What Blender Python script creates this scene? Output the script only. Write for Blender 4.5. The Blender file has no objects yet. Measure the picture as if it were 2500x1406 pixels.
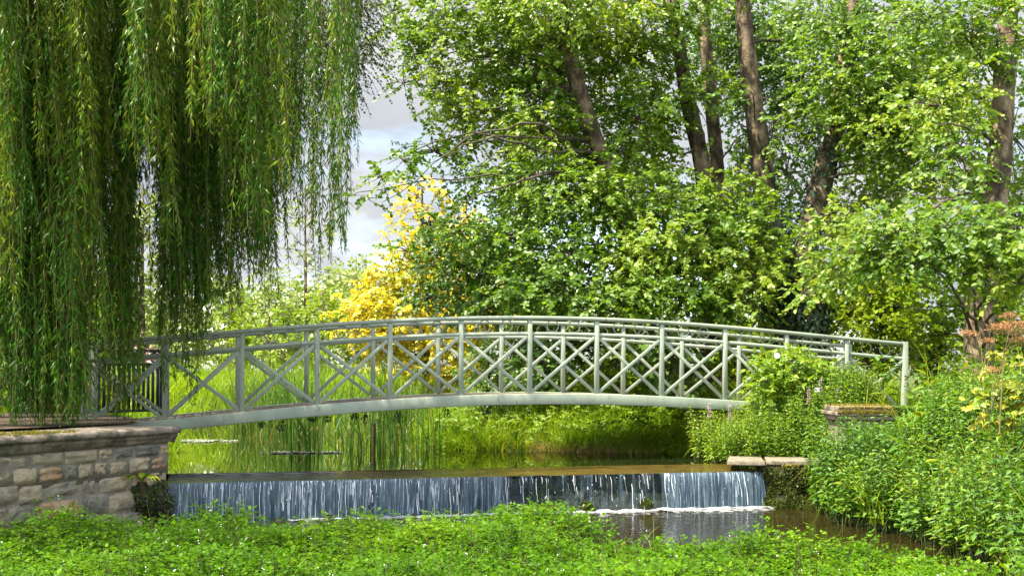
import bpy, bmesh, math
import numpy as np
from mathutils import Vector
PI = math.pi
R = math.radians
SC = bpy.context.scene
COL = SC.collection

# ------------------------------------------------------------------ camera, sky, sun, exposure
ZC = 1.83            # eye height above the lower stream
FPX = 3000.0         # focal length in pixels of the 2500 px wide photograph
cam_d = bpy.data.cameras.new("camera")
cam_d.sensor_width = 36.0
cam_d.lens = 36.0 * FPX / 2500.0
cam_d.shift_y = (910 - 703) / 2500.0
cam_d.clip_end = 3000
cam = bpy.data.objects.new("camera", cam_d)
COL.objects.link(cam)
cam.location = (0, 0, ZC)
cam.rotation_euler = (PI / 2, 0, 0)
SC.camera = cam

SUN_DIR = Vector((-0.43, -0.25, 0.867)).normalized()      # towards the sun: high on the left
sun_d = bpy.data.lights.new("sun", 'SUN')
sun_d.energy = 4.6
sun_d.angle = R(0.5)
sun_d.color = (1.0, 0.90, 0.72)
sun = bpy.data.objects.new("sun", sun_d)
COL.objects.link(sun)
sun.rotation_euler = SUN_DIR.to_track_quat('Z', 'Y').to_euler()

world = bpy.data.worlds.new("World")
SC.world = world
world.use_nodes = True
wt = world.node_tree
wn, wl = wt.nodes, wt.links
for n in list(wn):
    wn.remove(n)
w_out = wn.new('ShaderNodeOutputWorld')
w_bg = wn.new('ShaderNodeBackground')
w_bg.inputs['Strength'].default_value = 0.15
sky = wn.new('ShaderNodeTexSky')
sky.sky_type = 'NISHITA'
sky.sun_disc = False
sky.sun_elevation = math.asin(SUN_DIR.z)
sky.sun_rotation = math.atan2(SUN_DIR.x, SUN_DIR.y)
tc = wn.new('ShaderNodeTexCoord')
mp = wn.new('ShaderNodeMapping')
mp.inputs['Scale'].default_value = (1.0, 1.0, 2.6)
wl.new(tc.outputs['Generated'], mp.inputs['Vector'])
nz = wn.new('ShaderNodeTexNoise')
nz.inputs['Scale'].default_value = 2.3
nz.inputs['Detail'].default_value = 6
nz.inputs['Roughness'].default_value = 0.55
wl.new(mp.outputs[0], nz.inputs['Vector'])
cov = wn.new('ShaderNodeMapRange')
cov.inputs['From Min'].default_value = 0.33
cov.inputs['From Max'].default_value = 0.50
wl.new(nz.outputs['Fac'], cov.inputs['Value'])
nz2 = wn.new('ShaderNodeTexNoise')
nz2.inputs['Scale'].default_value = 5.0
nz2.inputs['Detail'].default_value = 7
nz2.inputs['Roughness'].default_value = 0.5
wl.new(mp.outputs[0], nz2.inputs['Vector'])
cr = wn.new('ShaderNodeValToRGB')
cr.color_ramp.elements[0].position = 0.36
cr.color_ramp.elements[0].color = (1.10, 1.20, 1.34, 1)
cr.color_ramp.elements[1].position = 0.64
cr.color_ramp.elements[1].color = (1.66, 1.67, 1.70, 1)
wl.new(nz2.outputs['Fac'], cr.inputs['Fac'])
wmix = wn.new('ShaderNodeMix')
wmix.data_type = 'RGBA'
wl.new(cov.outputs[0], wmix.inputs['Factor'])
wl.new(sky.outputs[0], wmix.inputs['A'])
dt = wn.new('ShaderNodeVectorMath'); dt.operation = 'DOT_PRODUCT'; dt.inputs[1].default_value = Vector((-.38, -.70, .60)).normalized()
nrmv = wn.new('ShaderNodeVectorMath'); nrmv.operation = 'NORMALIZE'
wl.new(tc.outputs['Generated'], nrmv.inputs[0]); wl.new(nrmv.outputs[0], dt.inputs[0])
fill_glow = wn.new('ShaderNodeMapRange'); fill_glow.inputs['From Min'].default_value = -.25; fill_glow.inputs['From Max'].default_value = 1.0  # clouds brightened behind the camera, added as fill for surfaces facing it
fill_glow.inputs['To Min'].default_value = 1.0; fill_glow.inputs['To Max'].default_value = 4.2
wl.new(dt.outputs['Value'], fill_glow.inputs['Value'])
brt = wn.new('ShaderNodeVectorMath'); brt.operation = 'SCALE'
wl.new(cr.outputs[0], brt.inputs[0]); wl.new(fill_glow.outputs[0], brt.inputs['Scale'])
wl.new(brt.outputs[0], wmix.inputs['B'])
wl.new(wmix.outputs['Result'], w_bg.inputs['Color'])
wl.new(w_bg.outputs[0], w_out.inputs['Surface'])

SC.view_settings.view_transform = 'Standard'
SC.view_settings.look = 'None'
SC.view_settings.exposure = 1.8
SC.view_settings.gamma = 1.0
SC.cycles.use_denoising = True
SC.cycles.max_bounces = 10
SC.cycles.diffuse_bounces = 6
SC.cycles.glossy_bounces = 3
SC.cycles.transmission_bounces = 6
SC.cycles.transparent_max_bounces = 10
SC.cycles.sample_clamp_indirect = 6.0
SC.cycles.denoising_input_passes = 'RGB_ALBEDO_NORMAL'
SC.cycles.denoising_prefilter = 'ACCURATE'

# ------------------------------------------------------------------ helpers
def P(px, py, Y):
    """a point Y metres ahead of the camera that the photograph shows at px, py"""
    return np.array([(px - 1250) * Y / FPX, Y, ZC - (py - 910) * Y / FPX])

def rng(seed):
    return np.random.default_rng(seed)

def unit(v):
    return v / np.maximum(np.linalg.norm(v, axis=-1, keepdims=True), 1e-9)

def tag(o, label=None, cat=None, group=None, kind=None):
    if label: o['label'] = label
    if cat: o['category'] = cat
    if group: o['group'] = group
    if kind: o['kind'] = kind
    return o

def thing(name, label, cat, loc=(0, 0, 0), rz=0, group=None):
    o = bpy.data.objects.new(name, None)
    COL.objects.link(o)
    o.location = [float(v) for v in loc]
    o.rotation_euler = (0, 0, rz)
    o.empty_display_size = 0.2
    return tag(o, label, cat, group)

class Geo:
    """collects quads / tris as numpy blocks and makes ONE mesh object of them"""
    def __init__(s):
        s.v, s.q, s.t, s.qv, s.tv, s.n = [], [], [], [], [], 0
    def add(s, verts, quads=None, tris=None, qvar=None, tvar=None):
        verts = np.asarray(verts, dtype=np.float32).reshape(-1, 3)
        if quads is not None and len(quads):
            quads = np.asarray(quads, dtype=np.int64)
            s.q.append(quads + s.n)
            s.qv.append(np.broadcast_to(np.asarray(0.5 if qvar is None else qvar, dtype=np.float32), (len(quads),)))
        if tris is not None and len(tris):
            tris = np.asarray(tris, dtype=np.int64)
            s.t.append(tris + s.n)
            s.tv.append(np.broadcast_to(np.asarray(0.5 if tvar is None else tvar, dtype=np.float32), (len(tris),)))
        s.v.append(verts)
        s.n += len(verts)
    def build(s, name, mat, parent=None, smooth=False, loc=None):
        me = bpy.data.meshes.new(name)
        v = np.concatenate(s.v) if s.v else np.zeros((0, 3), np.float32)
        q = np.concatenate(s.q) if s.q else np.zeros((0, 4), np.int64)
        t = np.concatenate(s.t) if s.t else np.zeros((0, 3), np.int64)
        var = np.concatenate(s.qv + s.tv) if (s.qv or s.tv) else np.zeros(0, np.float32)
        o = bpy.data.objects.new(name, me)
        COL.objects.link(o)
        if parent is not None:
            o.parent = parent
            v = v - np.array(parent_loc(parent), np.float32)
        elif loc is not None:
            o.location = [float(c) for c in loc]
            v = v - np.array(loc, np.float32)
        me.vertices.add(len(v))
        me.vertices.foreach_set('co', v.astype(np.float32).ravel())
        nl = len(q) * 4 + len(t) * 3
        me.loops.add(nl)
        me.loops.foreach_set('vertex_index', np.concatenate([q.ravel(), t.ravel()]).astype(np.int32))
        me.polygons.add(len(q) + len(t))
        starts = np.concatenate([np.arange(len(q)) * 4, len(q) * 4 + np.arange(len(t)) * 3]).astype(np.int32)
        me.polygons.foreach_set('loop_start', starts)
        me.update(calc_edges=True)
        a = me.attributes.new('var', 'FLOAT', 'FACE')
        a.data.foreach_set('value', var.astype(np.float32))
        if smooth:
            me.polygons.foreach_set('use_smooth', np.ones(len(me.polygons), dtype=bool))
        me.materials.append(mat)
        return o

def parent_loc(o):
    p = np.zeros(3)
    while o is not None:
        p = p + np.array(o.location)
        o = o.parent
    return p

def catmull(pts, n):
    pts = np.asarray(pts, float)
    k = len(pts)
    if k == 2:
        t = np.linspace(0, 1, n)[:, None]
        return pts[0] * (1 - t) + pts[1] * t
    e = np.vstack([2 * pts[0] - pts[1], pts, 2 * pts[-1] - pts[-2]])
    u = np.linspace(0, k - 1 - 1e-6, n)
    i = u.astype(int)
    f = (u - i)[:, None]
    p0, p1, p2, p3 = e[i], e[i + 1], e[i + 2], e[i + 3]
    return 0.5 * (2 * p1 + (p2 - p0) * f + (2 * p0 - 5 * p1 + 4 * p2 - p3) * f ** 2 + (3 * p1 - p0 - 3 * p2 + p3) * f ** 3)

def tube(g, pts, rad, sides=8, jitter=0.0, seed=0, cap=True, var=0.5):
    pts = np.asarray(pts, float)
    n = len(pts)
    rad = np.broadcast_to(np.asarray(rad, float), (n,))
    tan = unit(np.gradient(pts, axis=0))
    ref = np.array([0.0, 1.0, 0.0]) if abs(tan[:, 1]).mean() < 0.8 else np.array([1.0, 0, 0])
    a = unit(np.cross(tan, ref))
    b = np.cross(tan, a)
    th = np.linspace(0, 2 * PI, sides, endpoint=False)
    r = rad[:, None] * np.ones((n, sides))
    if jitter:
        rr = rng(seed)
        r = r * (1 + jitter * rr.normal(size=(n, sides)) * 0.5 + jitter * rr.normal(size=(n, 1)) * 0.4
                 + jitter * np.sin(th * 3 + rr.uniform(0, 6) + np.linspace(0, 3, n)[:, None]))
    v = pts[:, None, :] + r[..., None] * (np.cos(th)[None, :, None] * a[:, None, :] + np.sin(th)[None, :, None] * b[:, None, :])
    i = np.arange(n - 1)[:, None] * sides
    j = np.arange(sides)[None, :]
    j2 = (j + 1) % sides
    q = np.stack([i + j, i + j2, i + sides + j2, i + sides + j], -1).reshape(-1, 4)
    base = g.n
    g.add(v.reshape(-1, 3), q, qvar=var)
    if cap:
        for row, c in ((0, pts[0]), (n - 1, pts[-1])):
            ring = row * sides + np.arange(sides)
            vv = np.vstack([v.reshape(-1, 3)[ring], c])
            tr = np.stack([np.arange(sides), (np.arange(sides) + 1) % sides, np.full(sides, sides)], -1)
            g.add(vv, None, tr, tvar=var)

def tubes_thin(g, A, B, r0, r1, sag=0.0):
    """many thin three-sided twigs from A to B"""
    A = np.asarray(A); B = np.asarray(B)
    N = len(A)
    if N == 0: return
    d = unit(B - A)
    ref = np.where(np.abs(d[:, 2:3]) > 0.9, np.array([[1.0, 0, 0]]), np.array([[0, 0, 1.0]]))
    a = unit(np.cross(d, ref)); b = np.cross(d, a)
    M = (A + B) / 2 - np.array([0, 0, 1.0]) * sag * np.linalg.norm(B - A, axis=1)[:, None]
    rows = []
    for c, r in ((A, r0), (M, (r0 + r1) / 2), (B, r1)):
        for k in range(3):
            t = 2 * PI * k / 3
            rows.append(c + r * (math.cos(t) * a + math.sin(t) * b))
    v = np.stack(rows, 1)
    q = []
    for L in range(2):
        for k in range(3):
            q.append([L * 3 + k, L * 3 + (k + 1) % 3, L * 3 + 3 + (k + 1) % 3, L * 3 + 3 + k])
    q = np.array(q)
    qq = (np.arange(N)[:, None, None] * 9 + q[None]).reshape(-1, 4)
    g.add(v.reshape(-1, 3), qq)

# leaf outlines: (along, across, lift), faces
LEAF = {
    'broad': (np.array([(0, 0, 0), (.22, .40, .06), (.68, .42, .05), (1, 0, -.08), (.68, -.42, .05), (.22, -.40, .06)]), [(0, 1, 2, 3), (0, 3, 4, 5)]),
    'point': (np.array([(0, 0, 0), (.25, .46, .08), (.60, .30, .03), (1, 0, -.14), (.60, -.30, .03), (.25, -.46, .08)]), [(0, 1, 2, 3), (0, 3, 4, 5)]),
    'diamond': (np.array([(0, 0, 0), (.45, .5, .05), (1, 0, -.04), (.45, -.5, .05)]), [(0, 1, 2, 3)]),
    'willow': (np.array([(0, 0, 0), (.35, .5, .02), (1, 0, -.10), (.35, -.5, .02)]), [(0, 1, 2, 3)]),
    'round': (np.array([(0, 0, 0), (.18, .38, .03), (.6, .48, .05), (1, 0, 0), (.6, -.48, .05), (.18, -.38, .03)]), [(0, 1, 2, 3), (0, 3, 4, 5)]),
}

def leaves(g, pos, axis, normal, length, width, shape='broad', var=None, r=None):
    N = len(pos)
    if N == 0: return
    T, F = LEAF[shape]
    axis = unit(axis)
    side = unit(np.cross(normal, axis))
    nrm = np.cross(axis, side)
    length = np.broadcast_to(np.asarray(length, float), (N,))[:, None, None]
    width = np.broadcast_to(np.asarray(width, float), (N,))[:, None, None]
    v = (pos[:, None, :] + length * T[None, :, 0:1] * axis[:, None, :] + width * T[None, :, 1:2] * side[:, None, :]
         + length * T[None, :, 2:3] * nrm[:, None, :])
    k = len(T)
    f = np.array(F)
    q = (np.arange(N)[:, None, None] * k + f[None]).reshape(-1, 4)
    if var is None: var = np.full(N, .5)
    g.add(v.reshape(-1, 3), q, qvar=np.repeat(var, len(F)))

def blades(g, base, h, w, lean, bend, r, segs=3, var=None, tipw=0.12):
    """grass / reed blades: base (N,3), height, width, lean azimuth, bend 0..1"""
    N = len(base)
    h = np.broadcast_to(np.asarray(h, float), (N,))
    w = np.broadcast_to(np.asarray(w, float), (N,))
    lx = np.stack([np.cos(lean), np.sin(lean), np.zeros(N)], 1)
    faz = r.uniform(0, PI, N)
    side = np.stack([np.cos(faz), np.sin(faz), np.zeros(N)], 1)
    rows = []
    for k in range(segs + 1):
        t = k / segs
        ang = bend * t * 1.3
        c = base + np.array([0, 0, 1.0]) * (h * t * np.cos(ang * .75))[:, None] + lx * (h * t * np.sin(ang) * .8)[:, None]
        ww = w * (1 - (1 - tipw) * t ** 1.6) * .5
        rows += [c - side * ww[:, None], c + side * ww[:, None]]
    v = np.stack(rows, 1)
    m = 2 * (segs + 1)
    q = np.array([[2 * k, 2 * k + 1, 2 * k + 3, 2 * k + 2] for k in range(segs)])
    qq = (np.arange(N)[:, None, None] * m + q[None]).reshape(-1, 4)
    if var is None: var = r.uniform(0, 1, N)
    g.add(v.reshape(-1, 3), qq, qvar=np.repeat(var, segs))

def box(g, x0, x1, y0, y1, z0, z1, var=0.5):
    v = [(x0, y0, z0), (x1, y0, z0), (x1, y1, z0), (x0, y1, z0), (x0, y0, z1), (x1, y0, z1), (x1, y1, z1), (x0, y1, z1)]
    q = [(0, 3, 2, 1), (4, 5, 6, 7), (0, 1, 5, 4), (1, 2, 6, 5), (2, 3, 7, 6), (3, 0, 4, 7)]
    g.add(v, q, qvar=var)

def bar(g, a, b, wid, dep, side, var=0.5):
    """straight bar from a to b; wid measured across in the plane square to `side`, dep along `side`"""
    a = np.asarray(a, float); b = np.asarray(b, float); side = unit(np.asarray(side, float))
    d = unit(b - a)
    up = unit(np.cross(side, d))
    v = []
    for c in (a, b):
        for s, t in ((-1, -1), (1, -1), (1, 1), (-1, 1)):
            v.append(c + side * dep * .5 * s + up * wid * .5 * t)
    q = [(0, 1, 2, 3), (7, 6, 5, 4), (0, 4, 5, 1), (1, 5, 6, 2), (2, 6, 7, 3), (3, 7, 4, 0)]
    g.add(v, q, qvar=var)

def sweep(g, path, prof, side, up=(0, 0, 1), var=0.5):
    """sweep a closed 2-D profile (across, up) along path points; `side` = the across direction"""
    path = np.asarray(path, float); prof = np.asarray(prof, float)
    side = np.broadcast_to(unit(np.asarray(side, float)), path.shape); up = np.asarray(up, float)
    n, k = len(path), len(prof)
    v = path[:, None, :] + prof[None, :, 0:1] * side[:, None, :] + prof[None, :, 1:2] * up
    i = np.arange(n - 1)[:, None] * k; j = np.arange(k)[None]; j2 = (j + 1) % k
    q = np.stack([i + j, i + j2, i + k + j2, i + k + j], -1).reshape(-1, 4)
    g.add(v.reshape(-1, 3), q, qvar=var)
    for row in (0, n - 1):
        c = v[row].mean(0)
        tr = np.stack([np.arange(k), (np.arange(k) + 1) % k, np.full(k, k)], -1)
        g.add(np.vstack([v[row], c]), None, tr, tvar=var)

def bevel(o, w, seg=1):
    m = o.modifiers.new('bevel', 'BEVEL')
    m.width = w; m.segments = seg; m.limit_method = 'ANGLE'; m.angle_limit = R(40)
    return o

def vnoise(x, y, seed=0, scale=1.0):
    """smooth 2-D value noise, 0..1"""
    r = rng(seed); tab = r.uniform(0, 1, (64, 64))
    x = np.asarray(x) / scale + 1000; y = np.asarray(y) / scale + 1000
    xi, yi = np.floor(x).astype(int), np.floor(y).astype(int)
    fx, fy = x - xi, y - yi
    fx = fx * fx * (3 - 2 * fx); fy = fy * fy * (3 - 2 * fy)
    g = lambda a, b: tab[a % 64, b % 64]
    return (g(xi, yi) * (1 - fx) + g(xi + 1, yi) * fx) * (1 - fy) + (g(xi, yi + 1) * (1 - fx) + g(xi + 1, yi + 1) * fx) * fy

def inside(poly, x, y):
    poly = np.asarray(poly); res = np.zeros(np.shape(x), bool)
    for k in range(len(poly)):
        x0, y0 = poly[k]; x1, y1 = poly[(k + 1) % len(poly)]
        c = ((y0 > y) != (y1 > y)) & (x < (x1 - x0) * (y - y0) / (y1 - y0 + 1e-12) + x0)
        res ^= c
    return res

def sdist(poly, x, y):
    """distance to the polygon edge, negative inside"""
    poly = np.asarray(poly, float); d = np.full(np.shape(x), 1e9)
    for k in range(len(poly)):
        a = poly[k]; b = poly[(k + 1) % len(poly)]; ab = b - a
        t = np.clip(((x - a[0]) * ab[0] + (y - a[1]) * ab[1]) / (ab @ ab), 0, 1)
        d = np.minimum(d, np.hypot(x - a[0] - t * ab[0], y - a[1] - t * ab[1]))
    return np.where(inside(poly, x, y), -d, d)

def scatter(poly, n, r):
    poly = np.asarray(poly); lo, hi = poly.min(0), poly.max(0)
    out = []; got = 0
    while got < n:
        p = r.uniform(lo, hi, (n * 2, 2)); p = p[inside(poly, p[:, 0], p[:, 1])]
        out.append(p); got += len(p)
    return np.concatenate(out)[:n]

# ------------------------------------------------------------------ materials
def new_mat(name):
    m = bpy.data.materials.new(name); m.use_nodes = True
    nt = m.node_tree
    for n in list(nt.nodes): nt.nodes.remove(n)
    out = nt.nodes.new('ShaderNodeOutputMaterial')
    return m, nt.nodes, nt.links, out

def ramp(nd, stops):
    n = nd.new('ShaderNodeValToRGB'); e = n.color_ramp.elements
    while len(e) < len(stops): e.new(0.5)
    for k, (p, c) in enumerate(stops):
        e[k].position = p; e[k].color = (*c, 1)
    return n

def leaf_mat(name, cols, trans=0.4, tint=(1.25, 1.15, 0.55), gloss=0.10, rough=0.38, fres=.07):
    """per-leaf hue by the face attribute `var`; lets light through"""
    m, nd, lk, out = new_mat(name)
    at = nd.new('ShaderNodeAttribute'); at.attribute_name = 'var'
    k = len(cols)
    rp = ramp(nd, [(i / (k - 1), c) for i, c in enumerate(cols)])
    lk.new(at.outputs['Fac'], rp.inputs['Fac'])
    df = nd.new('ShaderNodeBsdfDiffuse'); tr = nd.new('ShaderNodeBsdfTranslucent')
    gl = nd.new('ShaderNodeBsdfGlossy'); gl.inputs['Roughness'].default_value = rough
    tm = nd.new('ShaderNodeMix'); tm.data_type = 'RGBA'; tm.blend_type = 'MULTIPLY'; tm.inputs['Factor'].default_value = 1
    tm.inputs['B'].default_value = (*tint, 1)
    lk.new(rp.outputs[0], tm.inputs['A']); lk.new(rp.outputs[0], df.inputs['Color'])
    lk.new(tm.outputs['Result'], tr.inputs['Color'])
    gl.inputs['Color'].default_value = (.9, .95, .9, 1)
    m1 = nd.new('ShaderNodeMixShader'); m1.inputs[0].default_value = trans
    lk.new(df.outputs[0], m1.inputs[1]); lk.new(tr.outputs[0], m1.inputs[2])
    fr = nd.new('ShaderNodeFresnel'); fr.inputs['IOR'].default_value = 1.38
    mm = nd.new('ShaderNodeMath'); mm.operation = 'MULTIPLY_ADD'; mm.inputs[1].default_value = fres; mm.inputs[2].default_value = gloss * .25
    lk.new(fr.outputs[0], mm.inputs[0])
    m2 = nd.new('ShaderNodeMixShader'); lk.new(mm.outputs[0], m2.inputs[0])
    lk.new(m1.outputs[0], m2.inputs[1]); lk.new(gl.outputs[0], m2.inputs[2])
    lk.new(m2.outputs[0], out.inputs['Surface'])
    return m

def rough_mat(name, stops, scale=4.0, detail=6, rough=0.85, bump=0.3, bscale=None, stretch=(1, 1, 1), spec=0.3, use_var=False, var_amt=0.5):
    m, nd, lk, out = new_mat(name)
    tcn = nd.new('ShaderNodeTexCoord'); mpn = nd.new('ShaderNodeMapping'); mpn.inputs['Scale'].default_value = stretch
    lk.new(tcn.outputs['Object'], mpn.inputs['Vector'])
    n1 = nd.new('ShaderNodeTexNoise'); n1.inputs['Scale'].default_value = scale; n1.inputs['Detail'].default_value = detail
    n1.inputs['Roughness'].default_value = .62
    lk.new(mpn.outputs[0], n1.inputs['Vector'])
    fac = n1.outputs['Fac']
    if use_var:
        at = nd.new('ShaderNodeAttribute'); at.attribute_name = 'var'
        mx = nd.new('ShaderNodeMix'); mx.data_type = 'FLOAT'; mx.inputs['Factor'].default_value = var_amt
        lk.new(fac, mx.inputs['A']); lk.new(at.outputs['Fac'], mx.inputs['B']); fac = mx.outputs['Result']
    rp = ramp(nd, stops); lk.new(fac, rp.inputs['Fac'])
    bs = nd.new('ShaderNodeBsdfPrincipled'); bs.inputs['Roughness'].default_value = rough
    bs.inputs['Specular IOR Level'].default_value = spec
    lk.new(rp.outputs[0], bs.inputs['Base Color'])
    if bump:
        n2 = nd.new('ShaderNodeTexNoise'); n2.inputs['Scale'].default_value = bscale or scale * 4; n2.inputs['Detail'].default_value = 8
        n2.inputs['Roughness'].default_value = .65
        lk.new(mpn.outputs[0], n2.inputs['Vector'])
        bp = nd.new('ShaderNodeBump'); bp.inputs['Strength'].default_value = bump; bp.inputs['Distance'].default_value = .05
        lk.new(n2.outputs['Fac'], bp.inputs['Height']); lk.new(bp.outputs[0], bs.inputs['Normal'])
    lk.new(bs.outputs[0], out.inputs['Surface'])
    return m

def water_mat(name, deep, rough, bump, scale, stretch=(1, 1, 1), detail=3):
    m, nd, lk, out = new_mat(name)
    tcn = nd.new('ShaderNodeTexCoord'); mpn = nd.new('ShaderNodeMapping'); mpn.inputs['Scale'].default_value = stretch
    lk.new(tcn.outputs['Object'], mpn.inputs['Vector'])
    n1 = nd.new('ShaderNodeTexNoise'); n1.inputs['Scale'].default_value = scale; n1.inputs['Detail'].default_value = detail
    lk.new(mpn.outputs[0], n1.inputs['Vector'])
    bp = nd.new('ShaderNodeBump'); bp.inputs['Strength'].default_value = bump; bp.inputs['Distance'].default_value = .03
    lk.new(n1.outputs['Fac'], bp.inputs['Height'])
    bs = nd.new('ShaderNodeBsdfPrincipled'); bs.inputs['Roughness'].default_value = rough
    bs.inputs['IOR'].default_value = 1.4
    bs.inputs['Base Color'].default_value = (*deep, 1)
    lk.new(bp.outputs[0], bs.inputs['Normal']); lk.new(bs.outputs[0], out.inputs['Surface'])
    return m

M = {}
M['alder'] = leaf_mat('alder_leaf', [(.066, .158, .009), (.125, .240, .012), (.195, .315, .018), (.31, .39, .04)], .57, gloss=.03, fres=.06, rough=.42)
M['alder_shade'] = leaf_mat('alder_leaf_shade', [(.055, .145, .012), (.095, .205, .014), (.15, .26, .016)], .52, gloss=.05, fres=.07)  # darker copy of the alder leaf, shade put into the colour
M['willow'] = leaf_mat('willow_leaf', [(.028, .105, .016), (.052, .160, .018), (.092, .205, .020), (.22, .29, .022)], .50, gloss=0.0, rough=.5, fres=.04)
M['gold'] = leaf_mat('golden_leaf', [(.32, .36, .012), (.58, .47, .014), (.68, .57, .03), (.60, .43, .012)], .42, (1.1, 1.1, .6), .03)
M['pale'] = leaf_mat('pale_leaf', [(.135, .215, .024), (.195, .27, .032), (.25, .31, .05)], .45)
M['lime'] = leaf_mat('lime_leaf', [(.12, .22, .008), (.19, .30, .010), (.27, .35, .015)], .54, gloss=0.0, fres=.03)
M['shrub'] = leaf_mat('shrub_leaf', [(.11, .21, .010), (.18, .30, .014), (.29, .38, .018)], .54, gloss=0.0, fres=.03)
M['maple'] = leaf_mat('sapling_leaf', [(.09, .19, .02), (.13, .25, .03)], .48)
M['near_black'] = leaf_mat('near_black_leaf', [(.010, .028, .010), (.020, .045, .012), (.030, .060, .014)], .20)
M['ivy'] = leaf_mat('ivy_leaf', [(.012, .040, .016), (.022, .062, .022), (.035, .085, .024)], .18, gloss=.2)
M['birch'] = leaf_mat('small_leaf', [(.05, .085, .015), (.08, .11, .02), (.12, .14, .02)], .35)
M['cress'] = leaf_mat('cress_leaf', [(.036, .105, .003), (.064, .165, .004), (.098, .22, .005), (.17, .29, .008)], .45, gloss=0.0, rough=.5, fres=.015)
M['herb'] = leaf_mat('herb_leaf', [(.045, .135, .008), (.080, .200, .010), (.125, .260, .014), (.25, .32, .02)], .45, gloss=.03, rough=.45)
M['herb_sunlit'] = leaf_mat('herb_leaf_sunlit', [(.095, .21, .010), (.155, .29, .012), (.22, .35, .018), (.32, .38, .03)], .5, gloss=.02, rough=.45)  # lighter copy of the herb leaf, sunlight put into the colour
M['grass'] = leaf_mat('grass_blade', [(.13, .27, .012), (.22, .36, .018), (.32, .42, .03), (.48, .41, .09)], .52, gloss=.0, fres=.03)
M['dry'] = leaf_mat('dry_grass', [(.30, .21, .09), (.40, .28, .12), (.24, .16, .06)], .3)
M['reed'] = leaf_mat('reed_blade', [(.045, .125, .022), (.080, .180, .028), (.13, .23, .035), (.26, .25, .06)], .42, gloss=.02)
M['reed_wet'] = leaf_mat('pond_reed_blade', [(.030, .095, .020), (.055, .140, .026), (.095, .190, .032), (.22, .20, .06)], .40, gloss=.04)
M['yellowleaf'] = leaf_mat('yellowing_leaf', [(.08, .20, .012), (.20, .29, .015), (.46, .40, .02)], .4)
M['moss'] = leaf_mat('moss', [(.10, .13, .010), (.19, .18, .012), (.26, .17, .015)], .25)
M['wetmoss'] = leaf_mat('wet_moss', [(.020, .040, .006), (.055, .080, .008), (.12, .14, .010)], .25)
M['brownseed'] = leaf_mat('dry_seed', [(.30, .15, .06), (.40, .21, .09), (.24, .11, .05)], .25)
M['bark'] = rough_mat('bark', [(.34, (.024, .017, .010)), (.47, (.085, .062, .040)), (.57, (.19, .142, .092)), (.70, (.36, .28, .19))], 5.0, 10, .9, 1.0, 16, (1, 1, .6))
M['twig'] = rough_mat('twig', [(.3, (.035, .028, .020)), (.7, (.11, .09, .065))], 8, 4, .85, 0)
M['osier'] = rough_mat('willow_twig', [(.3, (.12, .10, .03)), (.7, (.20, .16, .05))], 8, 3, .8, 0)
M['stem'] = rough_mat('green_stem', [(.3, (.05, .09, .02)), (.7, (.11, .14, .03))], 8, 3, .8, 0)
M['drystem'] = rough_mat('dry_stem', [(.3, (.12, .09, .035)), (.7, (.20, .15, .06))], 8, 3, .8, 0)
m, nd, lk, out = new_mat('sage_paint')
tcn = nd.new('ShaderNodeTexCoord'); mpn = nd.new('ShaderNodeMapping'); mpn.inputs['Scale'].default_value = (1, 1, .45); lk.new(tcn.outputs['Object'], mpn.inputs['Vector'])
na = nd.new('ShaderNodeTexNoise'); na.inputs['Scale'].default_value = 3.0; na.inputs['Detail'].default_value = 8; na.inputs['Roughness'].default_value = .65; lk.new(mpn.outputs[0], na.inputs['Vector'])
ra = ramp(nd, [(.28, (.180, .215, .165)), (.50, (.258, .305, .238)), (.75, (.305, .350, .275))]); lk.new(na.outputs['Fac'], ra.inputs['Fac'])
nb_ = nd.new('ShaderNodeTexNoise'); nb_.inputs['Scale'].default_value = 9.0; nb_.inputs['Detail'].default_value = 9; nb_.inputs['Roughness'].default_value = .7; lk.new(mpn.outputs[0], nb_.inputs['Vector'])
rb_ = ramp(nd, [(.61, (0, 0, 0)), (.72, (1, 1, 1))]); lk.new(nb_.outputs['Fac'], rb_.inputs['Fac'])
mxp = nd.new('ShaderNodeMix'); mxp.data_type = 'RGBA'; lk.new(rb_.outputs[0], mxp.inputs['Factor']); lk.new(ra.outputs[0], mxp.inputs['A']); mxp.inputs['B'].default_value = (.13, .085, .045, 1)
bs = nd.new('ShaderNodeBsdfPrincipled'); bs.inputs['Roughness'].default_value = .55; lk.new(mxp.outputs['Result'], bs.inputs['Base Color'])
bp = nd.new('ShaderNodeBump'); bp.inputs['Strength'].default_value = .15; bp.inputs['Distance'].default_value = .01; lk.new(nb_.outputs['Fac'], bp.inputs['Height']); lk.new(bp.outputs[0], bs.inputs['Normal'])
lk.new(bs.outputs[0], out.inputs['Surface']); M['paint'] = m
M['deck'] = rough_mat('deck_board', [(.25, (.10, .075, .05)), (.55, (.20, .155, .10)), (.8, (.28, .22, .15))], 5, 6, .85, .3, 20, use_var=True)
M['ironring'] = rough_mat('ring_paint', [(.3, (.22, .25, .20)), (.7, (.32, .35, .28))], 10, 3, .5, 0)
M['darkwood'] = rough_mat('dark_paling', [(.3, (.022, .028, .026)), (.7, (.050, .058, .052))], 6, 4, .7, .1)
M['stone'] = rough_mat('wall_stone', [(.24, (.085, .085, .075)), (.38, (.22, .21, .175)), (.50, (.37, .31, .21)), (.60, (.47, .38, .25)), (.74, (.36, .20, .10))], 5.0, 12, .92, 1.0, 14, use_var=True, var_amt=.36)
M['mortar'] = rough_mat('wall_mortar', [(.3, (.14, .13, .105)), (.7, (.30, .26, .20))], 6, 8, .95, .8, 30)
M['coping'] = rough_mat('coping_stone', [(.28, (.05, .045, .036)), (.44, (.17, .145, .11)), (.58, (.33, .27, .21)), (.76, (.48, .42, .37))], 4.0, 10, .9, 1.0, 20)
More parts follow.
